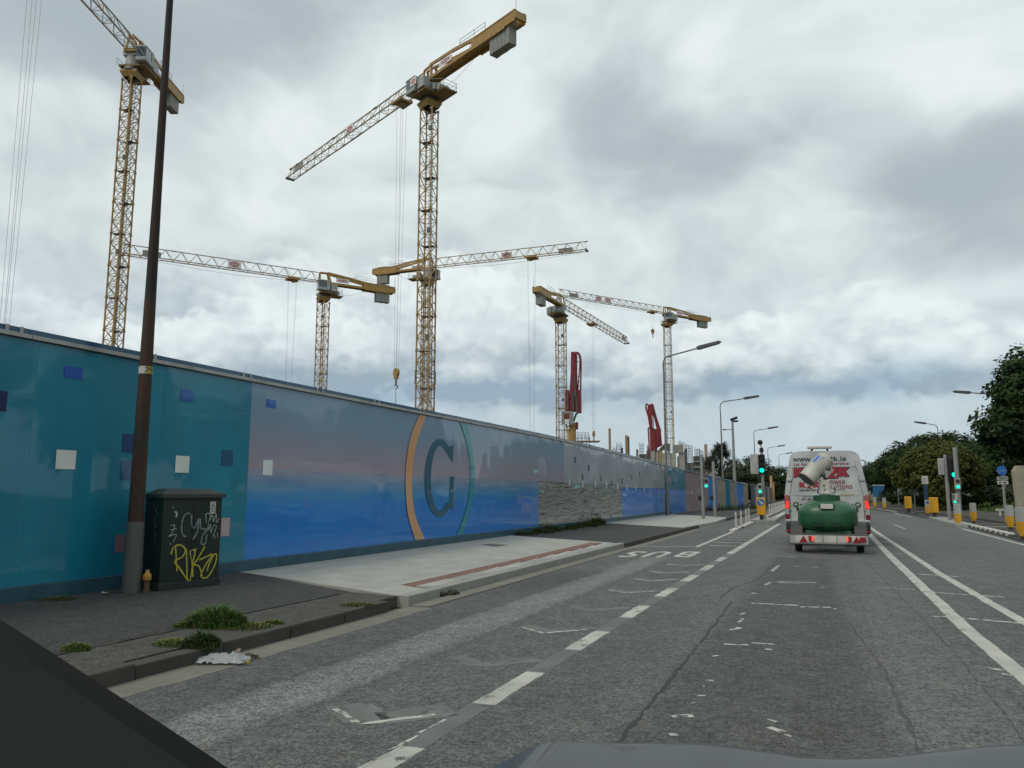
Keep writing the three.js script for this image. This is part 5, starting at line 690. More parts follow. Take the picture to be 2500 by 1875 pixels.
{ // white and yellow bollards, a tapering foot on a black spring
  const mk = (label) => { const t = thing('verge_bollard', label, 'bollard', [0, 0, 0], 0, 'white and yellow bollards'); const shp = (pts) => { const s = new THREE.Shape(pts.map(([x, y]) => new THREE.Vector2(x, y))), g = new THREE.ExtrudeGeometry(s, { depth: .13, bevelEnabled: true, bevelSize: .012, bevelThickness: .012, bevelSegments: 2 }); g.translate(0, 0, -.065); return g; }; mb().geo(shp([[-.115, .50], [.115, .50], [.11, .88], [-.11, .88]])).build('white_top', M.lightGrey, t); mb().geo(shp([[-.115, .488], [-.115, .25], [-.06, .10], [.06, .10], [.115, .25], [.115, .488]])).build('yellow_foot', M.yellow, t); mb().cyl(V(0, 0, 0), V(0, .1, 0), .075, .05, 12).build('spring_stub', M.black, t); return t; };
  const a = mk('white and yellow bollard on the tip of the opposite island by the signal poles'); a.position.set(4.82, .03, -37.2);
  copyOf(a, [5.93, .03, -40.9], 0, 'white and yellow bollard behind the signal poles on the cycle track'); copyOf(a, [6.11, .03, -34.1], 0, 'white and yellow bollard beside the blue cycle sign pole'); copyOf(a, [5.14, .03, -27.1], 0, 'white and yellow bollard at the end of the white separator blocks', 1.05);
  for (const [x, z] of [[3.75, -66.5], [3.3, -71.0], [2.95, -76.5]]) copyOf(a, [x, .1, z], 0, 'distant white and yellow bollard on the bend by the blue board');
  const p = onGround(2263, 1257, .05); const bb = copyOf(a, [p.x, .05, p.z + .6], 0, 'white and yellow bollard with blue disc in front of the bus stop pole'); mb().geo(new THREE.CylinderGeometry(.085, .085, .01, 18), 0, .74, .085, Math.PI / 2).build('blue_disc', M.blueSign, bb);
  const yb = thing('yellow_box_bollard', 'plain yellow box bollard on the opposite island by the signals', 'bollard', [4.98, .12, -46.6], 0, 'yellow box bollards'); mb().rbox(.42, .8, .26, 0, .62, 0, .04).build('box', M.yellow, yb); mb().cyl(V(0, 0, 0), V(0, .24, 0), .1, .075, 12).build('stub', M.black, yb); copyOf(yb, [4.72, .11, -61.3 + 3.2], 0, 'plain yellow box bollard on the small dark island before the bend');
}
{ // blue board on two legs, far
  const p = at(2148, 1240, 78), t = thing('blue_board', 'blue sign board with white top edge on two legs under the trees', 'sign', [p.x, 0, p.z], .35); const y0 = at(2148, 1213, 78).y, y1 = at(2148, 1186, 78).y; mb().rbox(1.08, y1 - y0, .12, 0, (y0 + y1) / 2, 0, .03).build('board', mat([.035, .16, .34], { roughness: .5 }), t); mb().box(1.12, .09, .2, 0, y1 + .05, 0).build('top_edge', M.white, t); for (const x of [-.46, .46]) mb().cyl(V(x, 0, 0), V(x, y0, 0), .05, .05, 10).build('leg', M.galv, t);
  for (const [px, top, d, label] of [[2192, 1191, 66, 'thin grey sign pole seen edge on beyond the blue board'], [2231, 1192, 58, 'thin grey post between the two yellow box bollards'], [2117, 1208, 88, 'small grey sign by the van side beyond the bend']]) { const q = at(px, top, d), s = thing('sign_post', label, 'sign post', [q.x, 0, q.z], 0, 'thin sign posts along the opposite verge'); mb().cyl(V(0, 0, 0), V(0, q.y, 0), .045, .04, 8).build('pole', M.poleGrey, s); mb().box(.36, .5, .03, .12, q.y - .3, 0).build('panel', M.poleGrey, s); }
}
{ // buildings glimpsed behind the trees on the right
  const b = thing('low_shop_building', 'low grey building with white fascia signs and blue panel behind the trees', 'building', [at(2440, 1215, 92).x, 0, at(2440, 1215, 92).z], .35);
  const roofY = at(2440, 1152, 92).y, gm = mat([.13, .13, .135], { map: grimeMap }); mb().box(26, roofY * .62 + .6, 8, 8, (roofY * .62 + .6) / 2, -4).build('wall', gm, b); { const m = mb(); m.quad(V(-5.4, roofY * .62 + .6, .4), V(21.4, roofY * .62 + .6, .4), V(21.4, roofY, -4), V(-5.4, roofY, -4)).quad(V(21.4, roofY * .62 + .6, -8.4), V(-5.4, roofY * .62 + .6, -8.4), V(-5.4, roofY, -4), V(21.4, roofY, -4)); m.build('roof', mat([.10, .095, .09]), b); }
  mb().box(2.6, .7, .1, 5.6, 2.75, .06).build('fascia_sign', M.white, b); mb().box(1.0, .5, .1, 1.8, 2.8, .06).build('fascia_sign', M.white, b); mb().box(2.3, .9, .1, -2.6, 1.5, .06).build('window', M.lightGrey, b); mb().box(2.0, .6, .05, -2.6, 1.5, .1).build('window', M.glass, b); mb().box(1.35, 2.0, .12, 2.2, 1.6, .07).build('blue_panel', mat([.02, .12, .24]), b); mb().box(3.4, 1.5, .08, 6.3, 1.5, .05).build('window', M.glass, b);
  const c = thing('pink_house', 'pale pink rendered house glimpsed between tree trunks past the blue board', 'house', [at(2185, 1215, 112).x, 0, at(2185, 1215, 112).z], .3); mb().box(9, 3.0, 6, 0, 1.5, -3).build('wall', mat([.42, .30, .31], { map: grimeMap }), c); mb().geo(new THREE.ConeGeometry(5.2, 1.6, 4), 0, 3.8, -3, 0, Math.PI / 4).build('roof', mat([.18, .07, .06]), c); for (const x of [-3, -.6, 2.2]) { const w = mb().box(1.1, 1.1, .1, x, 1.7, .03).build('window', M.white, c); mb().box(.9, .9, .05, x, 1.7, .1).build('pane', M.glass, w); }
  const pl = thing('cream_pillar', 'cream rendered wall pillar with sloping top by the cycle sign', 'pillar', [at(2514, 1240, 40).x, 0, at(2514, 1240, 40).z], .1); { const y = at(2505, 1140, 40).y; const s = new THREE.Shape([[-.55, 0], [.9, 0], [.9, y + .05], [-.45, y + .05], [-.62, y - .2]].map(([x, yy]) => new THREE.Vector2(x, yy))); const g = new THREE.ExtrudeGeometry(s, { depth: .4, bevelEnabled: true, bevelSize: .02, bevelThickness: .02, bevelSegments: 2 }); mb().geo(g, 0, 0, -.2).build('pillar_body', mat([.46, .43, .33], { map: concreteMap, roughness: .9 }), pl); }
  const rl = thing('timber_rail', 'low white timber rail along the grass bank edge', 'rail', [10.7, 0, -51]); for (const [a, b2] of [[-2.2, -1.2], [-.3, 1.6]]) mb().rbox(b2 - a, .14, .12, (a + b2) / 2, .42, 0, .03).build('rail_beam', M.white, rl); for (const x of [-2, -1.4, 0, 1.4]) mb().box(.1, .4, .1, x, .2, 0).build('post', M.white, rl);
}
// ================================================================ TREES
const leafMat = phys([1, 1, 1], { vertexColors: true, roughness: .9, transmission: .3, specularIntensity: .25, side: THREE.DoubleSide }), barkMat = mat([.07, .058, .045], { map: grimeMap, roughness: .95 });
function crownGeometry(lobes, clumps, perClump, leaf, tones, seed, clumpR = .5) {
  const r = rngOf(seed), P = [], N = [], C = [], U = []; let tot = 0; const cum = lobes.map((l) => tot += l[3] * l[4] * l[5]);
  for (let k = 0; k < clumps; k++) {
    const q = r() * tot, l = lobes[cum.findIndex((c) => c >= q)]; const th = r() * 6.283, ph = Math.acos(2 * r() - 1), sh = .55 + .45 * Math.pow(r(), .45), dir = V(Math.sin(ph) * Math.cos(th), Math.cos(ph), Math.sin(ph) * Math.sin(th));
    const bump = 1 + .16 * gn(dir.x * 3 + seed, dir.z * 3 + dir.y * 2.2); const c = V(l[0] + dir.x * l[3] * sh * bump, l[1] + dir.y * l[4] * sh * bump, l[2] + dir.z * l[5] * sh * bump); const tn = tones[(r() * tones.length) | 0], tv = .75 + .5 * r();
    for (let i = 0; i < perClump; i++) {
      const a = r() * 6.283, b = Math.acos(2 * r() - 1), d = clumpR * Math.cbrt(r()); const p = V(c.x + Math.sin(b) * Math.cos(a) * d, c.y + Math.cos(b) * d * .75, c.z + Math.sin(b) * Math.sin(a) * d);
      const n = V(r() - .5, r() * .9 + .1, r() - .5).add(dir.clone().multiplyScalar(.55)).normalize(), u = V(r() - .5, r() - .7, r() - .5).cross(n).normalize(), v = n.clone().cross(u), s = leaf * (.6 + .8 * r());
      const A = p.clone().addScaledVector(u, -s * .5), B = p.clone().addScaledVector(v, s * .34), D = p.clone().addScaledVector(u, s * .5), E = p.clone().addScaledVector(v, -s * .34); const k2 = tv * (.85 + .3 * r());
      for (const w of [A, D, B, A, E, D]) { P.push(w.x, w.y, w.z); N.push(n.x, n.y, n.z); C.push(tn[0] * k2, tn[1] * k2, tn[2] * k2); U.push(0, 0); }
    }
  }
  const g = new THREE.BufferGeometry(); g.setAttribute('position', new THREE.Float32BufferAttribute(P, 3)); g.setAttribute('normal', new THREE.Float32BufferAttribute(N, 3)); g.setAttribute('color', new THREE.Float32BufferAttribute(C, 3)); g.setAttribute('uv', new THREE.Float32BufferAttribute(U, 2)); return g;
}
function tree(name, label, pos, H, lobes, o = {}) {
  const t = thing(name, label, o.cat ?? 'tree', pos, o.turn ?? 0, o.group); const base = Math.min(...lobes.map((l) => l[1] - l[4]));
  const tr = mb(), r = rngOf(o.seed ?? 1), R = o.trunk ?? .24; tr.cyl(V(0, -.2, 0), V(.05, base * .6 + .4, .03), R * 1.25, R, 12); tr.cyl(V(.05, base * .6 + .3, .03), V(.1, H * .62, 0), R, R * .4, 10); tr.build('trunk', barkMat, t);
  const lm = mb(); for (const l of lobes) lm.cyl(V(.05, base * .6 + .5 + r() * 1.2, 0), V(l[0] * .85, l[1] + l[4] * .2, l[2] * .85), R * .42, R * .1, 7, false); lm.build('limbs', barkMat, t);
  const c = shade(new THREE.Mesh(crownGeometry(lobes, o.clumps ?? 420, o.per ?? 26, o.leaf ?? .3, o.tones ?? GREENS, o.seed ?? 1, o.clumpR ?? .55), leafMat)); c.name = 'crown'; t.add(c); return t;
}
const GREENS = [[.034, .064, .016], [.028, .054, .016], [.046, .078, .018], [.024, .046, .016]], OLIVE = [[.085, .095, .02], [.066, .084, .02], [.10, .108, .024]], DULL = [[.05, .068, .034], [.06, .078, .038]];
{
  const big = tree('broadleaf_tree', 'huge dark green tree towering over the cream pillar', (() => { const p = at(2622, 1200, 41); return [p.x, .5, p.z]; })(), 9.3, [[0, 5.6, 0, 3.6, 2.9, 3.6], [-2.2, 4.6, .4, 2.2, 1.7, 2.2], [1.8, 5.2, .5, 2.6, 2.2, 2.6], [-.8, 7.0, -.3, 2.4, 1.9, 2.4], [-2.6, 3.4, .2, 1.4, 1.0, 1.5], [2.4, 3.6, .8, 2, 1.3, 2]], { clumps: 1150, per: 30, leaf: .26, seed: 11, clumpR: .5, trunk: .3, group: 'trees along the opposite verge' });
  const mid = (px, d, topPy, w, label, seed, tones, clumps = 620, base = .9, turn = 0) => { const p = at(px, 1215, d), H = at(px, topPy, d).y, g = .8, h = H - g; return tree('broadleaf_tree', label, [p.x, g, p.z], h, [[0, h * .62, 0, w * .5, h * .36, w * .5], [-w * .32, h * .45, .3, w * .33, h * .27, w * .34], [w * .33, h * .47, -.2, w * .33, h * .28, w * .34], [.2, h * .78, 0, w * .33, h * .22, w * .33], [0, h * .34, .8, w * .36, h * .2, w * .3]], { clumps, per: 28, leaf: .24, seed, tones, turn, clumpR: .48, trunk: .2, group: 'trees along the opposite verge' }); };
  mid(2300, 70, 1056, 8.6, 'rounded dark tree whose crown tops the row behind the signals', 21, GREENS, 900);
  mid(2395, 66, 1075, 7.5, 'dark tree merging into the huge tree beside the lamp column', 22, GREENS, 800);
  mid(2300, 58, 1078, 5.0, 'yellow olive leafed tree in front of the dark row', 23, OLIVE, 620);
  mid(2225, 82, 1090, 7.4, 'dark tree on the road side of the rounded tree', 24, GREENS, 760);
  mid(2178, 96, 1122, 7.5, 'dark tree over the blue board', 25, GREENS, 640);
  mid(2145, 120, 1140, 8.5, 'distant dark tree past the blue board', 26, [...GREENS, ...DULL], 520);
  mid(2122, 150, 1138, 8.5, 'distant pointed tree beside the white van', 27, DULL, 460);
  mid(2215, 118, 1118, 9, 'background tree filling the gap above the pink house', 28, GREENS, 520);
  mid(2440, 84, 1120, 8, 'background tree behind the low grey building front', 29, GREENS, 520);
  // taller trees behind the row: they fill its gaps and stand opposite the glossy hoarding
  for (let k = 0; k < 9; k++) { const x = 24 + (k % 3) * 4 - Math.max(0, k - 4) * 1.2, z = -46 - k * 9.5; tree('broadleaf_tree', ['tall dark tree behind the low grey building', 'tall dark tree rising over the shop roof', 'tall dark tree behind the huge tree', 'tall dark tree behind the lamp by the cycle sign', 'tall dark tree behind the olive leafed tree', 'tall dark tree behind the rounded tree', 'tall dark tree behind the pink house', 'tall dark tree beyond the pink house roof', 'tall dark tree farthest behind the verge row'][k], [x, .8, z], 8.6, [[0, 5, 0, 4.2, 3.2, 4.2], [-2, 3.6, 0, 2.8, 2.3, 2.8], [2.2, 3.8, 0, 2.8, 2.4, 2.8], [0, 2.4, 1, 3.2, 1.6, 2.6]], { clumps: 420, per: 24, leaf: .36, seed: 80 + k, clumpR: .7, trunk: .26, group: 'tall trees behind the verge row' }); }
  // low shrubs under the row
  const bush = (px, d, w, h, label, seed, tones) => { const p = at(px, 1222, d); const t = thing('shrub', label, 'shrub', [p.x, .5, p.z], 0, 'shrubs under the trees on the opposite verge'); const c = shade(new THREE.Mesh(crownGeometry([[0, h * .45, 0, w * .5, h * .5, w * .35]], 120, 22, .2, tones, seed, .35), leafMat)); c.name = 'foliage'; t.add(c); mb().cyl(V(0, -.5, 0), V(0, h * .5, 0), .06, .04, 6).build('stem', barkMat, t); };
  bush(2270, 62, 4, 1.6, 'dark shrub behind the bus stop pole', 31, GREENS); bush(2345, 60, 4.5, 1.4, 'low dark shrub behind the thick signal pole', 32, GREENS); bush(2475, 58, 4, 1.5, 'shrub between the cycle sign and the cream pillar', 33, DULL); bush(2295, 55, 1.3, 2.6, 'narrow yellowish shrub beside the yellow box bollard', 34, OLIVE); bush(2215, 72, 5, 1.3, 'hedge like shrub beyond the small dark island', 35, GREENS);
  // the row goes on beside the road, to the right of the frame: it darkens the glossy hoarding
  for (let k = 0; k < 6; k++) { const c = copyOf(big, [19 + (k % 2) * 2.5, .6, -32 + k * 8.2], k * 1.3, ['leafy tree opposite the bus lettering', 'leafy tree opposite the concrete crossover', 'leafy tree opposite the round emblem', 'leafy tree opposite the graffiti cabinet', 'leafy tree opposite the rusty lamp column', 'leafy tree behind the car on the far verge'][k], 1 + .08 * (k % 3)); }
}
{ // left, behind the hoarding
  const p = at(1762, 1170, 92), t = thing('cordyline_tree', 'spiky leaved tree behind the hoarding by the lamp column', 'tree', [p.x, 0, p.z]); const r = rngOf(61), m = mb(), H = at(1762, 1112, 92).y; mb().cyl(V(0, 0, 0), V(0, H, 0), .3, .2, 10).build('trunk', barkMat, t);
  for (let k = 0; k < 46; k++) { const a = r() * 6.283, e = r(), hx = Math.cos(a) * (1.9 * e), hz = Math.sin(a) * (1.5 * e), hy = H - 2.6 * e + .5 + r() * .6; for (let i = 0; i < 34; i++) { const b = a + (r() - .5) * 3.4, el = -.45 + r() * 1.5, L = .9 + r() * .7, w = .055; const d = V(Math.cos(b) * Math.cos(el), Math.sin(el), Math.sin(b) * Math.cos(el)), o = V(hx, hy, hz), s = V(-Math.sin(b) * w, 0, Math.cos(b) * w), md = o.clone().addScaledVector(d, L * .6), e2 = o.clone().addScaledVector(d, L).add(V(0, -.14 * L, 0)); m.quad(o.clone().sub(s), o.clone().add(s), md.clone().add(s), md.clone().sub(s)); m.tri(md.clone().sub(s), md.clone().add(s), e2); const k2 = .7 + .6 * r(); m.col(.085 * k2, .10 * k2, .07 * k2); } }
  m.build('crown', leafMat, t); { const l = mb(); for (let k = 0; k < 6; k++) l.cyl(V(0, H * .55, 0), V(Math.cos(k) * 1.2, H - .6, Math.sin(k) * 1.1), .12, .06, 6); l.build('limbs', barkMat, t); }
  const lt = (px, py, d, w, label, seed, tones, clumps) => { const q = at(px, 1190, d), H2 = at(px, py, d).y; return tree('broadleaf_tree', label, [q.x, 0, q.z], H2, [[0, H2 * .66, 0, w * .5, H2 * .34, w * .5], [-w * .3, H2 * .5, 0, w * .35, H2 * .3, w * .35], [w * .32, H2 * .48, 0, w * .35, H2 * .3, w * .35], [0, H2 * .35, 0, w * .5, H2 * .28, w * .4]], { clumps, per: 26, leaf: .3, seed, tones, group: 'trees beyond the hoarding' }); };
  lt(1836, 1117, 105, 5.8, 'grey green tree with rounded top beyond the hoarding end', 62, DULL, 420); lt(1800, 1140, 98, 5.2, 'soft lower tree beside the camera mast', 63, DULL, 380); lt(1905, 1141, 118, 4.2, 'dark tree between the island signal and the van', 64, GREENS, 360); lt(1868, 1152, 125, 4.0, 'dark tree behind the island signal pole', 65, GREENS, 320); lt(1770, 1160, 112, 6, 'low grey green tree filling behind the spiky tree', 66, DULL, 320);
  for (const [px, d, h] of [[1882, 96, 1163], [1887, 96, 1180]]) { const q = at(px, h, d), c = thing('timber_post', d && h < 1170 ? 'taller pale timber post beyond the low hoarding' : 'shorter pale timber post beyond the low hoarding', 'post', [q.x, 0, q.z], 0, 'pale timber posts'); mb().rbox(.28, q.y, .28, 0, q.y / 2, 0, .03).build('post_shaft', mat([.50, .33, .18]), c); mb().rbox(.34, .08, .34, 0, q.y + .03, 0, .02).build('post_cap', mat([.5, .36, .22]), c); }
}

// ================================================================ WHITE VAN
{
  const van = thing('white_van', 'white panel van with red lettering on its rear doors ahead in the lane', 'van', [-.12, 0, -22.4]); // local: rear face at z = 0, nose towards -z
  const white = phys([.62, .655, .68], { roughness: .32, clearcoat: .8, clearcoatRoughness: .08, map: grimeMap });
  // cross-section: half width against height
  const half = (y) => y < .5 ? 1.0 : y < 1.25 ? mix(1.0, 1.035, (y - .5) / .75) : y < 2.34 ? mix(1.035, .855, Math.pow((y - 1.25) / 1.09, 1.2)) : .855 - .30 * (1 - Math.sqrt(Math.max(0, 1 - Math.pow((y - 2.34) / .1602, 2))));
  const ys = [.42, .5, .7, .95, 1.25, 1.5, 1.75, 2.0, 2.2, 2.34, 2.40, 2.44, 2.47, 2.49, 2.5], ring = (sc = 1, dy = 0) => { const R = ys.map((y) => [half(y) * sc, y + dy]); return [...R, ...[...R].reverse().map(([x, y]) => [-x, y])]; };
  const zs = [[0, 1, 0], [-.05, 1.012, .008], [-.4, 1.015, .01], [-3.6, 1.015, .01], [-4.1, .99, -.1], [-4.5, .97, -.45]];
  const m = mb(); const rows = zs.map(([z, s, dy], k) => ring(s, k > 3 ? 0 : 0).map(([x, y]) => V(x, k > 3 ? Math.min(y, 2.5 + dy * 1.6) : y, z + (k === 0 ? .0 - (y - .5) * .045 : k === 1 ? -(y - .5) * .04 : 0))));
  for (let k = 0; k < rows.length - 1; k++) for (let i = 0; i < rows[k].length; i++) { const j = (i + 1) % rows[k].length; m.quad(rows[k][i], rows[k + 1][i], rows[k + 1][j], rows[k][j]); }
  { const A = rows[0], n = A.length / 2; for (let i = 0; i < n - 1; i++) m.quad(A[i], A[i + 1], A[A.length - 2 - i], A[A.length - 1 - i]); }
  { const g = m.geometry(); const g2 = g; m.build('body', white, van); }
  mb().rbox(1.9, 1.0, 1.0, 0, 1.0, -4.95, .25).build('bonnet', white, van); mb().rbox(1.72, .75, .06, 0, 1.85, -4.42, .02, 0, .5).build('windscreen', M.glass, van);
  const zr = (y) => -(y - .5) * .045, skin = .006;
  // rear doors: raised pressings and the gap between them
  const press = (x0, x1, y0, y1, y2) => { const g = mb(), w = .014; const pts = [[x0, y0], [x1, y0], [x1, y2], [x1 - .02, y1], [x0 + .02, y1], [x0, y2]]; for (let i = 0; i < pts.length; i++) { const [a, b] = pts[i], [c, d] = pts[(i + 1) % pts.length]; g.bar(V(a, b, zr(b) + skin), V(c, d, zr(d) + skin), w, .012, true, V(0, 0, 1)); } return g; };
  press(-.80, -.03, 1.32, 2.08, 1.9).build('door_pressing', white, van); press(.03, .80, 1.32, 2.08, 1.9).build('door_pressing', white, van);
  mb().bar(V(0, .58, zr(.58) + .004), V(0, 2.4, zr(2.4) + .004), .012, .006, true, V(0, 0, 1)).build('door_gap', M.black, van);
  for (const s of [-1, 1]) { mb().bar(V(s * .90, .6, zr(.6) + .004), V(s * .905, 1.3, zr(1.3) + .004), .012, .006, true, V(0, 0, 1)).bar(V(s * .905, 1.3, zr(1.3) + .004), V(s * .76, 2.1, zr(2.1) + .004), .012, .006, true, V(0, 0, 1)).build('door_edge_gap', M.lampDark, van);
    for (const y of [.95, 1.72]) mb().rbox(.13, .05, .05, s * (half(y) - .07), y, zr(y) + .02, .012).build('hinge', M.lightGrey, van);
    // tail lamp: red, glowing brake segment, clear, red
    const lx = s * .985, cl = mb().rbox(.115, .62, .10, lx, 1.02, -.01, .03).build('tail_lamp', mat([.16, .02, .02], { roughness: .25 }), van); mb().rbox(.10, .13, .02, lx, 1.245, .035, .01).build('upper_lens', mat([.35, .12, .10], { roughness: .2 }), cl); const tr = new THREE.Shape([[-.055, -.1], [.055, -.1], [.055 * (s > 0 ? .3 : 1), .1 * (s > 0 ? 1 : .9)], [-.055 * (s > 0 ? 1 : .3), .1]].map(([x, y]) => new THREE.Vector2(x, y))); const bg = new THREE.ExtrudeGeometry(tr, { depth: .02, bevelEnabled: false }); mb().geo(bg, lx, 1.08, .035).build('brake_lens', new THREE.MeshStandardMaterial({ color: lin(.5, .02, .015), emissive: lin(1, .05, .03), emissiveIntensity: .75, roughness: .3 }), cl); mb().rbox(.10, .15, .02, lx, .89, .035, .01).build('clear_lens', M.lightGrey, cl); mb().rbox(.10, .13, .02, lx, .755, .035, .01).build('lower_lens', mat([.18, .008, .02], { roughness: .25 }), cl);
    mb().rbox(.13, .06, .08, s * .96, .655, .02, .02).build('lamp_step', white, van);
    mb().geo(new THREE.TorusGeometry(.06, .014, 8, 22), s * .76, 1.075, zr(1.07) + .008).build('badge_ring', mat([.02, .12, .07]), van); { const b = mb(); for (const [u, v] of [[-.02, 0], [.02, 0], [0, .026]]) b.geo(new THREE.CylinderGeometry(.02, .02, .006, 12), s * .76 + u, 1.075 + v, zr(1.07) + .008, Math.PI / 2); b.bar(V(s * .76, 1.075, zr(1.07) + .008), V(s * .76 + .006, 1.035, zr(1.07) + .008), .008, .006); b.build('badge_symbol', M.white, van); mb().geo(new THREE.CylinderGeometry(.055, .055, .004, 18), s * .76, 1.075, zr(1.07) + .004, Math.PI / 2).build('badge_disc', mat([.03, .09, .06]), van); }
    mb().geo(new THREE.CylinderGeometry(.032, .032, .012, 16), s * .63, 1.07, zr(1.07) + .006, Math.PI / 2).build('rear_sensor', M.black, van);
    // rear wheels
    const w = mb().geo(new THREE.TorusGeometry(.25, .1, 12, 26), s * .83, .345, -1.0, 0, Math.PI / 2).geo(new THREE.CylinderGeometry(.33, .33, .16, 26), s * .83, .345, -1.0, 0, 0, Math.PI / 2).build('wheel', M.rubber, van); const w2 = mb().geo(new THREE.TorusGeometry(.25, .1, 12, 26), s * .83, .345, -4.5, 0, Math.PI / 2).geo(new THREE.CylinderGeometry(.33, .33, .16, 26), s * .83, .345, -4.5, 0, 0, Math.PI / 2).build('wheel', M.rubber, van);
    mb().geo(new THREE.CylinderGeometry(.2, .2, .2, 18), s * .84, .345, -1.0, 0, 0, Math.PI / 2).build('rim', M.steelGrey, w); mb().geo(new THREE.CylinderGeometry(.2, .2, .2, 18), s * .84, .345, -4.5, 0, 0, Math.PI / 2).build('rim', M.steelGrey, w2);
    mb().rbox(.2, .24, .16, s * 1.12, 1.55, -4.0, .05).build('door_mirror', M.black, van); }
  mb().rbox(2.06, .32, .2, 0, .47, -.02, .07).build('rear_bumper', mat([.022, .025, .03], { roughness: .6 }), van); for (const s of [-1, 1]) mb().rbox(.16, .05, .02, s * .92, .38, .09, .01).build('reflector', mat([.35, .01, .01]), van);
  mb().rbox(1.9, .3, 4.2, 0, .34, -2.3, .05).build('underbody', M.black, van);
  mb().rbox(1.5, .09, .012, 0, .95, zr(.95) + .005, .004).rbox(.42, .1, .05, -.48, .915, zr(.9) + .03, .01).build('plate_housing', M.black, van); { const pl = mb().rbox(.46, .11, .012, -.48, .82, zr(.8) + .02, .004).build('number_plate', M.white, van); mb().box(.05, .1, .004, -.685, .82, zr(.8) + .028).build('blue_band', M.blueSign, pl); }
  // roof light bar
  mb().rbox(.62, .075, .24, -.1, 2.60, -.35, .03).build('light_bar', mat([.42, .41, .40], { roughness: .25 }), van); mb().bar(V(-.32, 2.48, -.35), V(-.28, 2.57, -.35), .05, .05, true).bar(V(.12, 2.48, -.35), V(.08, 2.57, -.35), .05, .05, true).build('bar_brackets', M.black, van);
  // lettering, each word a cut shape on the doors
  const ink = mat([.012, .014, .02], { roughness: .4 }), red = mat([.30, .018, .03], { roughness: .4 }), maroon = mat([.22, .03, .06], { roughness: .4 });
  const word = (str, size, x, y, m, o = {}) => { const g = letters(str, size, o.stretch ?? 1); if (o.wide) g.scale(o.wide, 1, 1); if (o.italic) { g.applyMatrix4(new THREE.Matrix4().set(1, o.italic, 0, 0, 0, 1, 0, 0, 0, 0, 1, 0, 0, 0, 0, 1)); } const L = mb().geo(g, x, y, zr(y) + (o.z ?? .004) + .005, -.045).build('lettering', m, van); return L; };
  word('www.', .115, -.54, 2.27, ink, { wide: 1.15 }); word('2k.ie', .118, .34, 2.285, ink, { wide: 1.12 }); word('1st for', .075, -.60, 2.145, maroon, { italic: .2, wide: 1.1 }); word('r Service', .078, .36, 2.155, maroon, { italic: .2, wide: 1.1 });
  for (const [ch, sz, x, y, wd, it] of [['K', .25, -.66, 1.925, 1.25, 0], ['2', .31, .17, 1.925, 1.25, 0], ['K', .25, .46, 1.94, 1.35, .1]]) { for (const [dx, dy] of [[-.03, -.012], [.03, -.012], [-.03, .012], [.03, .012]]) word(ch, sz, x + dx, y + dy, ink, { wide: wd, italic: it, z: .002 }); for (const dx of [-.016, 0, .016]) word(ch, sz, x + dx, y, red, { wide: wd, italic: it, z: .006 + (dx + .016) * .05 }); }
  for (const [ch, x, y] of [['K', -.57, 1.60], ['2', -.40, 1.575], ['K', -.22, 1.60]]) for (const dx of [-.012, 0, .012]) word(ch, .145, x + dx, y, red, { wide: 1.3, z: .004 + (dx + .012) * .05 }); word('POWER', .095, .27, 1.665, maroon, { wide: 1.0 }); word('SOLUTIONS', .095, .31, 1.545, maroon, { wide: .95 }); word('GENERATOR H', .052, -.42, 1.455, ink); word('northside', .05, -.42, 1.30, mat([.16, .17, .18])); word('01-801', .062, -.46, 1.215, ink, { wide: 1.15 }); word('south', .05, -.40, 1.135, mat([.16, .17, .18])); word('01-401', .062, -.46, 1.055, ink, { wide: 1.15 }); word('LES', .085, .68, .93, ink); word('P', .1, -.70, .66, ink);
  mb().rbox(.34, .02, .006, .52, 1.345, zr(1.34) + .006, .002).build('yellow_stripe', mat([.5, .33, .06]), van); mb().rbox(.3, .012, .006, .33, 1.47, zr(1.47) + .006, .002).build('small_print', mat([.14, .15, .16]), van);
}
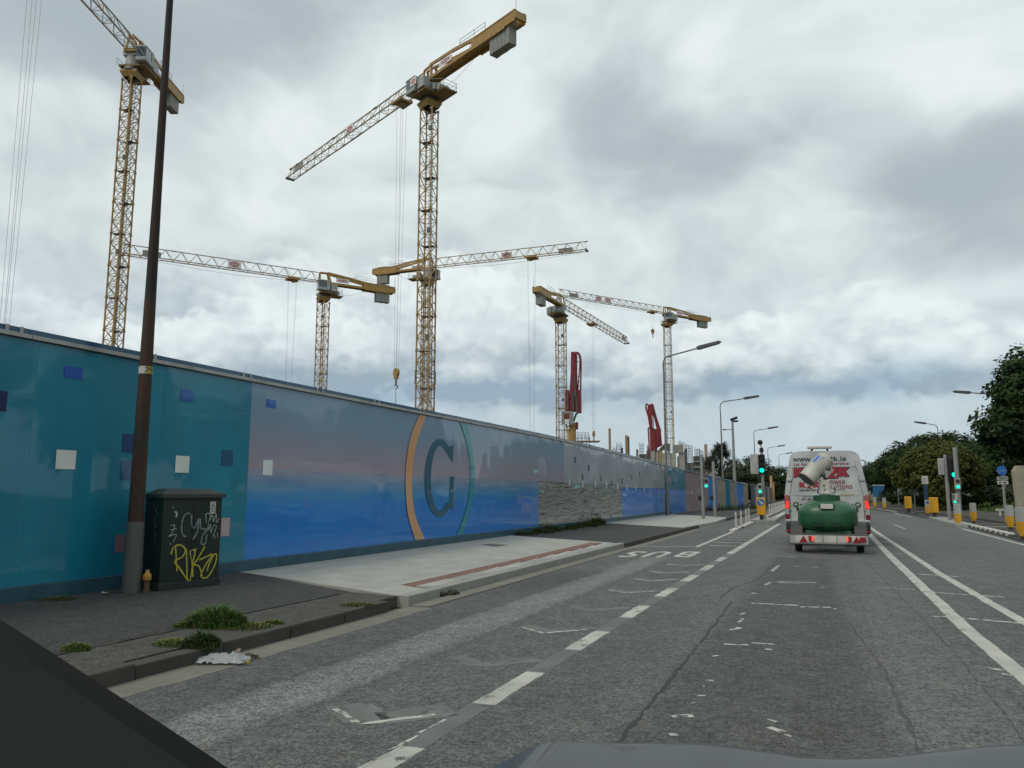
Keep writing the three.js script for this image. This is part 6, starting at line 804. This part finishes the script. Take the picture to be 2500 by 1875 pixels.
// ================================================================ BOWSER TRAILER
{
  const t = thing('bowser_trailer', 'towed water bowser with rounded green tank and tilted white spray cannon', 'trailer', [-.10, 0, -19.55]); // rear board at z = 0
  const gm = phys([.014, .125, .05], { roughness: .42, clearcoat: .25, clearcoatRoughness: .3, map: grimeMap });
  { // super-ellipsoid tank lying across the frame
    const g = new THREE.SphereGeometry(1, 56, 36), P = g.attributes.position, pw = (v, e) => Math.sign(v) * Math.pow(Math.abs(v), e); for (let i = 0; i < P.count; i++) { let x = P.getX(i), y = P.getY(i), z = P.getZ(i); x = pw(x, .66); y = pw(y, .66); z = pw(z, .5); P.setXYZ(i, x * .665, y * .405 + .81, z * .92 - 1.02); } g.computeVertexNormals(); const tk = mb().geo(g).build('tank', gm, t);
    mb().rbox(.34, .16, 1.2, 0, 1.09, -.68, .05).build('tank_rib', gm, tk); for (const x of [-.20, .17]) { mb().rbox(.22, .13, .3, x, .66, -.25, .02).build('foot_socket', mat([.004, .03, .014], { roughness: .8 }), tk); }
    mb().rbox(.27, .11, .02, .0, 1.075, -.075, .02).build('label_plate', M.white, tk); mb().rbox(1.0, .10, 1.5, 0, .47, -1.0, .04).build('tank_foot', gm, tk); }
  { const lid = mb().geo(new THREE.CylinderGeometry(.305, .305, .15, 30), 0, 1.255, -.85).build('hatch', gm, t); mb().geo(new THREE.CylinderGeometry(.33, .35, .05, 30), 0, 1.155, -.85).build('hatch_collar', gm, lid); mb().rbox(.36, .04, .36, .02, 1.35, -.85, .015).build('mount_plate', M.lightGrey, lid); }
  const cream = mat([.62, .63, .58], { map: grimeMap, roughness: .5 });
  { const box = mb().rbox(.245, .34, .22, -.03, 1.53, -.85, .03).build('control_box', cream, t); mb().rbox(.03, .05, .012, -.04, 1.56, -.735, .005).rbox(.03, .03, .012, -.03, 1.46, -.735, .005).build('switches', M.black, box); mb().rbox(.22, .07, .3, -.02, 1.385, -.8, .02).build('box_foot', M.white, box);
    mb().tube([V(-.15, 1.5, -.82), V(-.2, 1.4, -.8), V(-.13, 1.36, -.78), V(.1, 1.36, -.76), V(.2, 1.42, -.8), V(.18, 1.52, -.84)], .012, 30, 6).build('cable', M.black, box); }
  { // cannon: hollow drum on a yoke
    const A = V(-.43, 1.70, -.70), B = V(.06, 2.24, -.98), d = B.clone().sub(A).normalize(); const L = B.distanceTo(A), prof = [[.205, 0], [.21, 0], [.215, .02], [.21, .04], [.205, L - .06], [.17, L - .01], [.12, L], [0, L]]; const g = new THREE.LatheGeometry(prof.map(([x, y]) => new THREE.Vector2(x, y)), 36); g.applyQuaternion(new THREE.Quaternion().setFromUnitVectors(V(0, 1, 0), d)); const dr = mb().geo(g, A.x, A.y, A.z).build('spray_cannon', cream, t);
    const q = A.clone().addScaledVector(d, .02); mb().cyl(q, q.clone().addScaledVector(d, .05), .2, .2, 30).build('cannon_mouth', M.lampDark, dr); mb().cyl(q.clone().addScaledVector(d, -.015), q.clone().addScaledVector(d, .0), .215, .215, 30, false).build('mouth_rim', mat([.35, .12, .08]), dr);
    { const c = A.clone().addScaledVector(d, L * .78), up = V(-.35, .3, .88).normalize(); const s = d.clone().cross(up).normalize(), n = s.clone().cross(d).normalize(); const bl = mb(), lab = (u, v, w, h, m, nm) => { const g2 = mb(); const N = 8; for (let i = 0; i < N; i++) { const a0 = (u + w * (i / N)) / .213, a1 = (u + w * ((i + 1) / N)) / .213, pt = (a, k) => c.clone().addScaledVector(d, v + k).addScaledVector(n, .2135 * Math.cos(a)).addScaledVector(s, .2135 * Math.sin(a)); g2.quad(pt(a0, 0), pt(a1, 0), pt(a1, h), pt(a0, h)); } g2.build(nm, m, dr); }; const bm = mat([.05, .13, .5], { side: THREE.DoubleSide }), lm = mat([.33, .37, .55], { side: THREE.DoubleSide }); lab(-.10, -.19, .06, .22, bm, 'blue_label'); lab(-.035, -.19, .05, .22, lm, 'pale_label'); lab(.03, -.02, .05, .07, mat([.25, .32, .5], { side: THREE.DoubleSide }), 'blue_label'); }
    mb().bar(V(.0, 1.70, -.85), V(.0, 1.92, -.86), .09, .09, true).build('yoke_post', M.lampDark, t); for (const k of [.42, .68]) { const c = A.clone().addScaledVector(d, L * k).add(V(.17, -.10, .10)); mb().geo(new THREE.SphereGeometry(.06, 12, 10), c.x, c.y, c.z).build('yoke_knob', M.lampDark, t); } mb().bar(A.clone().addScaledVector(d, L * .38).add(V(.2, -.12, .02)), A.clone().addScaledVector(d, L * .72).add(V(.2, -.12, .02)), .16, .12, true).build('yoke', cream, t); mb().rbox(.14, .06, .1, .10, 2.24, -.9, .02, 0, 0, -.7).build('fan_motor', M.lampDark, t); }
  // chassis
  mb().bar(V(-.45, .42, -.1), V(-.45, .42, -2.0), .08, .1, true).bar(V(.45, .42, -.1), V(.45, .42, -2.0), .08, .1, true).bar(V(-.45, .42, -2.0), V(0, .42, -2.75), .08, .08, true).bar(V(.45, .42, -2.0), V(0, .42, -2.75), .08, .08, true).bar(V(-.7, .33, -.95), V(.7, .33, -.95), .07, .07, true).build('chassis', M.craneSteel, t);
  for (const s of [-1, 1]) { const w = mb().geo(new THREE.TorusGeometry(.20, .085, 12, 28), s * .68, .285, -.75, 0, Math.PI / 2).geo(new THREE.CylinderGeometry(.275, .275, .15, 28), s * .68, .285, -.75, 0, 0, Math.PI / 2).build('wheel', M.rubber, t); mb().geo(new THREE.CylinderGeometry(.15, .15, .17, 18), s * .68, .285, -.75, 0, 0, Math.PI / 2).build('rim', M.steelGrey, w);
    const g = new THREE.CylinderGeometry(.40, .40, .24, 26, 1, true, -1.55, 3.1); g.rotateZ(Math.PI / 2); g.rotateX(0); const mg = mb(); for (let i = 0; i < 14; i++) { const a = Math.PI * (i / 14), b = Math.PI * ((i + 1) / 14), q = (an, x) => V(s * .69 + x, .32 + .40 * Math.sin(an), -.62 + .42 * Math.cos(an)); mg.quad(q(a, .13), q(b, .13), q(b, -.13), q(a, -.13)); mg.quad(q(a, -.13), q(b, -.13), V(s * .69 - .13, .32 + .3 * Math.sin(b), -.62 + .32 * Math.cos(b)), V(s * .69 - .13, .32 + .3 * Math.sin(a), -.62 + .32 * Math.cos(a))); } mg.quad(V(s * .69 - .13, .34, -.2), V(s * .69 + .13, .34, -.2), V(s * .69 + .13, .62, -.3), V(s * .69 - .13, .62, -.3)); mg.build('mudguard', mat([.035, .036, .036], { roughness: .5, side: THREE.DoubleSide }), t); }
  // lighting board
  const bd = mb().rbox(1.66, .205, .03, 0, .335, 0, .006).build('light_board', mat([.42, .43, .42], { roughness: .35, metalness: .4 }), t); for (const x of [-.62, -.13, .165]) {} mb().box(1.5, .15, .008, .03, .34, .018).build('board_face', M.white, bd); mb().box(.012, .16, .012, -.12, .34, .022).box(.012, .16, .012, .18, .34, .022).build('panel_joints', M.lampDark, bd); mb().rbox(1.70, .025, .06, 0, .445, 0, .008).rbox(1.70, .03, .06, 0, .225, 0, .008).build('board_rails', M.craneSteel, bd);
  const redRef = mat([.26, .012, .018], { roughness: .3 }), glow = new THREE.MeshStandardMaterial({ color: lin(.5, .03, .02), emissive: lin(1, .10, .05), emissiveIntensity: .95, roughness: .3 });
  for (const x of [-.54, .59]) { const g = new THREE.ExtrudeGeometry(new THREE.Shape([[-.09, -.075], [.09, -.075], [0, .075]].map(([u, v]) => new THREE.Vector2(u, v))), { depth: .012, bevelEnabled: false }); mb().geo(g, x, .335, .024).build('red_triangle', redRef, bd); }
  for (const [x, s] of [[-.375, 1], [.43, -1]]) { const l = mb().rbox(.105, .125, .05, x, .345, .04, .015).build('tail_lamp', mat([.28, .03, .02], { roughness: .25 }), bd); mb().rbox(.04, .11, .02, x + s * .035, .345, .068, .008).build('lit_lens', glow, l); }
  mb().rbox(.13, .11, .04, .715, .34, .035, .012).build('tail_lamp', redRef, bd); mb().rbox(.5, .11, .02, .1, .17, .0, .006).build('number_plate_bracket', M.craneSteel, bd);
}
// ================================================================ THE CAR THE PICTURE IS TAKEN FROM
{
  const c = thing('car', 'silver grey car bonnet and dark interior pillar seen from its front seat', 'car');
  const paintM = phys([.018, .02, .022], { roughness: .5, clearcoat: .35, clearcoatRoughness: .04 });
  // bonnet skin: front edge bows forward, raised shoulders to either side of a shallow dip
  const EZ = [[-.74, -1.05], [-.70, -1.22], [-.64, -1.40], [-.56, -1.54], [-.44, -1.64], [-.28, -1.68], [-.08, -1.70], [.1, -1.79], [.34, -1.93], [.62, -1.92], [.9, -1.78], [1.1, -1.5], [1.22, -1.1]], edgeZ = (x) => { for (let k = 0; k < EZ.length - 1; k++) if (x <= EZ[k + 1][0]) { const t = clamp((x - EZ[k][0]) / (EZ[k + 1][0] - EZ[k][0])); return mix(EZ[k][1], EZ[k + 1][1], t); } return EZ.at(-1)[1]; };
  const ridge = (x, z) => .022 * Math.exp(-Math.pow((x + .50 - (z + 1.2) * .12) / .07, 2)) + .016 * Math.exp(-Math.pow((x - .52 + (z + 1.2) * .25) / .08, 2));
  const surf = (x, t) => { const z = mix(-.62, edgeZ(x), t), y = .928 - .012 * t - .016 * Math.exp(-Math.pow((x - .02) / .17, 2)) * t - .05 * Math.pow(Math.abs((x - .25) / 1.0), 4) + ridge(x, z) - (t > .94 ? Math.pow((t - .94) / .06, 2) * .035 : 0); return V(x, y, z); };
  const m = mb(), NX = 110, NT = 46, X = (k) => -.74 + 1.96 * k / NX, T = (k) => k / NT, nrm = (x, t) => { const a = surf(x + .004, t).sub(surf(x - .004, t)), b = surf(x, Math.min(1, t + .01)).sub(surf(x, Math.max(0, t - .01))); return a.cross(b).normalize(); };
  for (let i = 0; i < NX; i++) for (let j = 0; j < NT; j++) { const A = surf(X(i), T(j)), B = surf(X(i + 1), T(j)), C = surf(X(i + 1), T(j + 1)), D = surf(X(i), T(j + 1)), na = nrm(X(i), T(j)), nb = nrm(X(i + 1), T(j)), nc = nrm(X(i + 1), T(j + 1)), nd = nrm(X(i), T(j + 1)); m.tri(A, B, C, 0, 0, 0, na, nb, nc); m.tri(A, C, D, 0, 0, 0, na, nc, nd); }
  m.build('bonnet', paintM, c);
  for (const s of [-1, 1]) mb().rbox(.12, .62, 1.3, (s < 0 ? -.66 : 1.14), .5, -.62, .08).build('wing', paintM, c);
  mb().rbox(1.5, .45, .14, .26, .48, -1.42, .06).build('front_bumper', paintM, c);
  for (const s of [-1, 1]) for (const z of [-.85, 1.7]) { const w = mb().geo(new THREE.CylinderGeometry(.32, .32, .2, 26), (s < 0 ? -.5 : .98), .32, z, 0, 0, Math.PI / 2).build('wheel', M.rubber, c); mb().geo(new THREE.CylinderGeometry(.21, .21, .21, 18), (s < 0 ? -.5 : .98), .32, z, 0, 0, Math.PI / 2).build('rim', M.steelGrey, w); }
  mb().rbox(1.55, .14, 3.0, .24, .30, .6, .05).build('floor_pan', M.black, c);
  // pillar trim at the lower left of the windscreen with its black rubber seal
  const E = [[-420, 1262, .66], [-200, 1385, .67], [0, 1512, .68], [150, 1608, .69], [300, 1706, .70], [430, 1790, .71], [560, 1878, .72], [760, 2022, .74], [1000, 2210, .76]].map(([a, b, d]) => at(a, b, d));
  const inn = E.map((p, i) => at([-440, -225, -26, 118, 262, 388, 514, 710, 950][i], [1288, 1415, 1543, 1641, 1739, 1823, 1912, 2056, 2240][i], [.64, .65, .66, .67, .68, .69, .70, .72, .74][i])); const deep = inn.map((p, i) => at([-1200, -1000, -800, -640, -480, -330, -180, 60, 330][i], [1900, 2020, 2150, 2240, 2330, 2410, 2490, 2620, 2780][i], .50));
  const smooth = (A) => new THREE.CatmullRomCurve3(A).getPoints(48), e = smooth(E), n = smooth(inn), d = smooth(deep);
  { const g = mb(); for (let i = 0; i < 48; i++) g.quad(e[i], n[i], n[i + 1], e[i + 1]); const back = V(0, -.05, -.03); for (let i = 0; i < 48; i++) g.quad(e[i + 1], e[i + 1].clone().add(back), e[i].clone().add(back), e[i]); g.build('rubber_seal', mat([.004, .004, .0045], { roughness: .9, side: THREE.DoubleSide }), c); }
  { const g = mb(); for (let i = 0; i < 48; i++) { const N1 = n[i], N2 = n[i + 1]; for (let k = 0; k < 8; k++) { const f = (p, q, t) => p.clone().lerp(q, t).add(V(0, .03 * Math.sin(Math.PI * t * .9), .01 * Math.sin(Math.PI * t))); g.quad(f(N1, d[i], k / 8), f(N1, d[i], (k + 1) / 8), f(N2, d[i + 1], (k + 1) / 8), f(N2, d[i + 1], k / 8)); } } g.build('pillar_trim', mat([.015, .018, .019], { roughness: .85, map: grimeMap, bumpMap: asphaltBump, bumpScale: .0008, side: THREE.DoubleSide }), c); }
}
renderer.render(scene, camera);
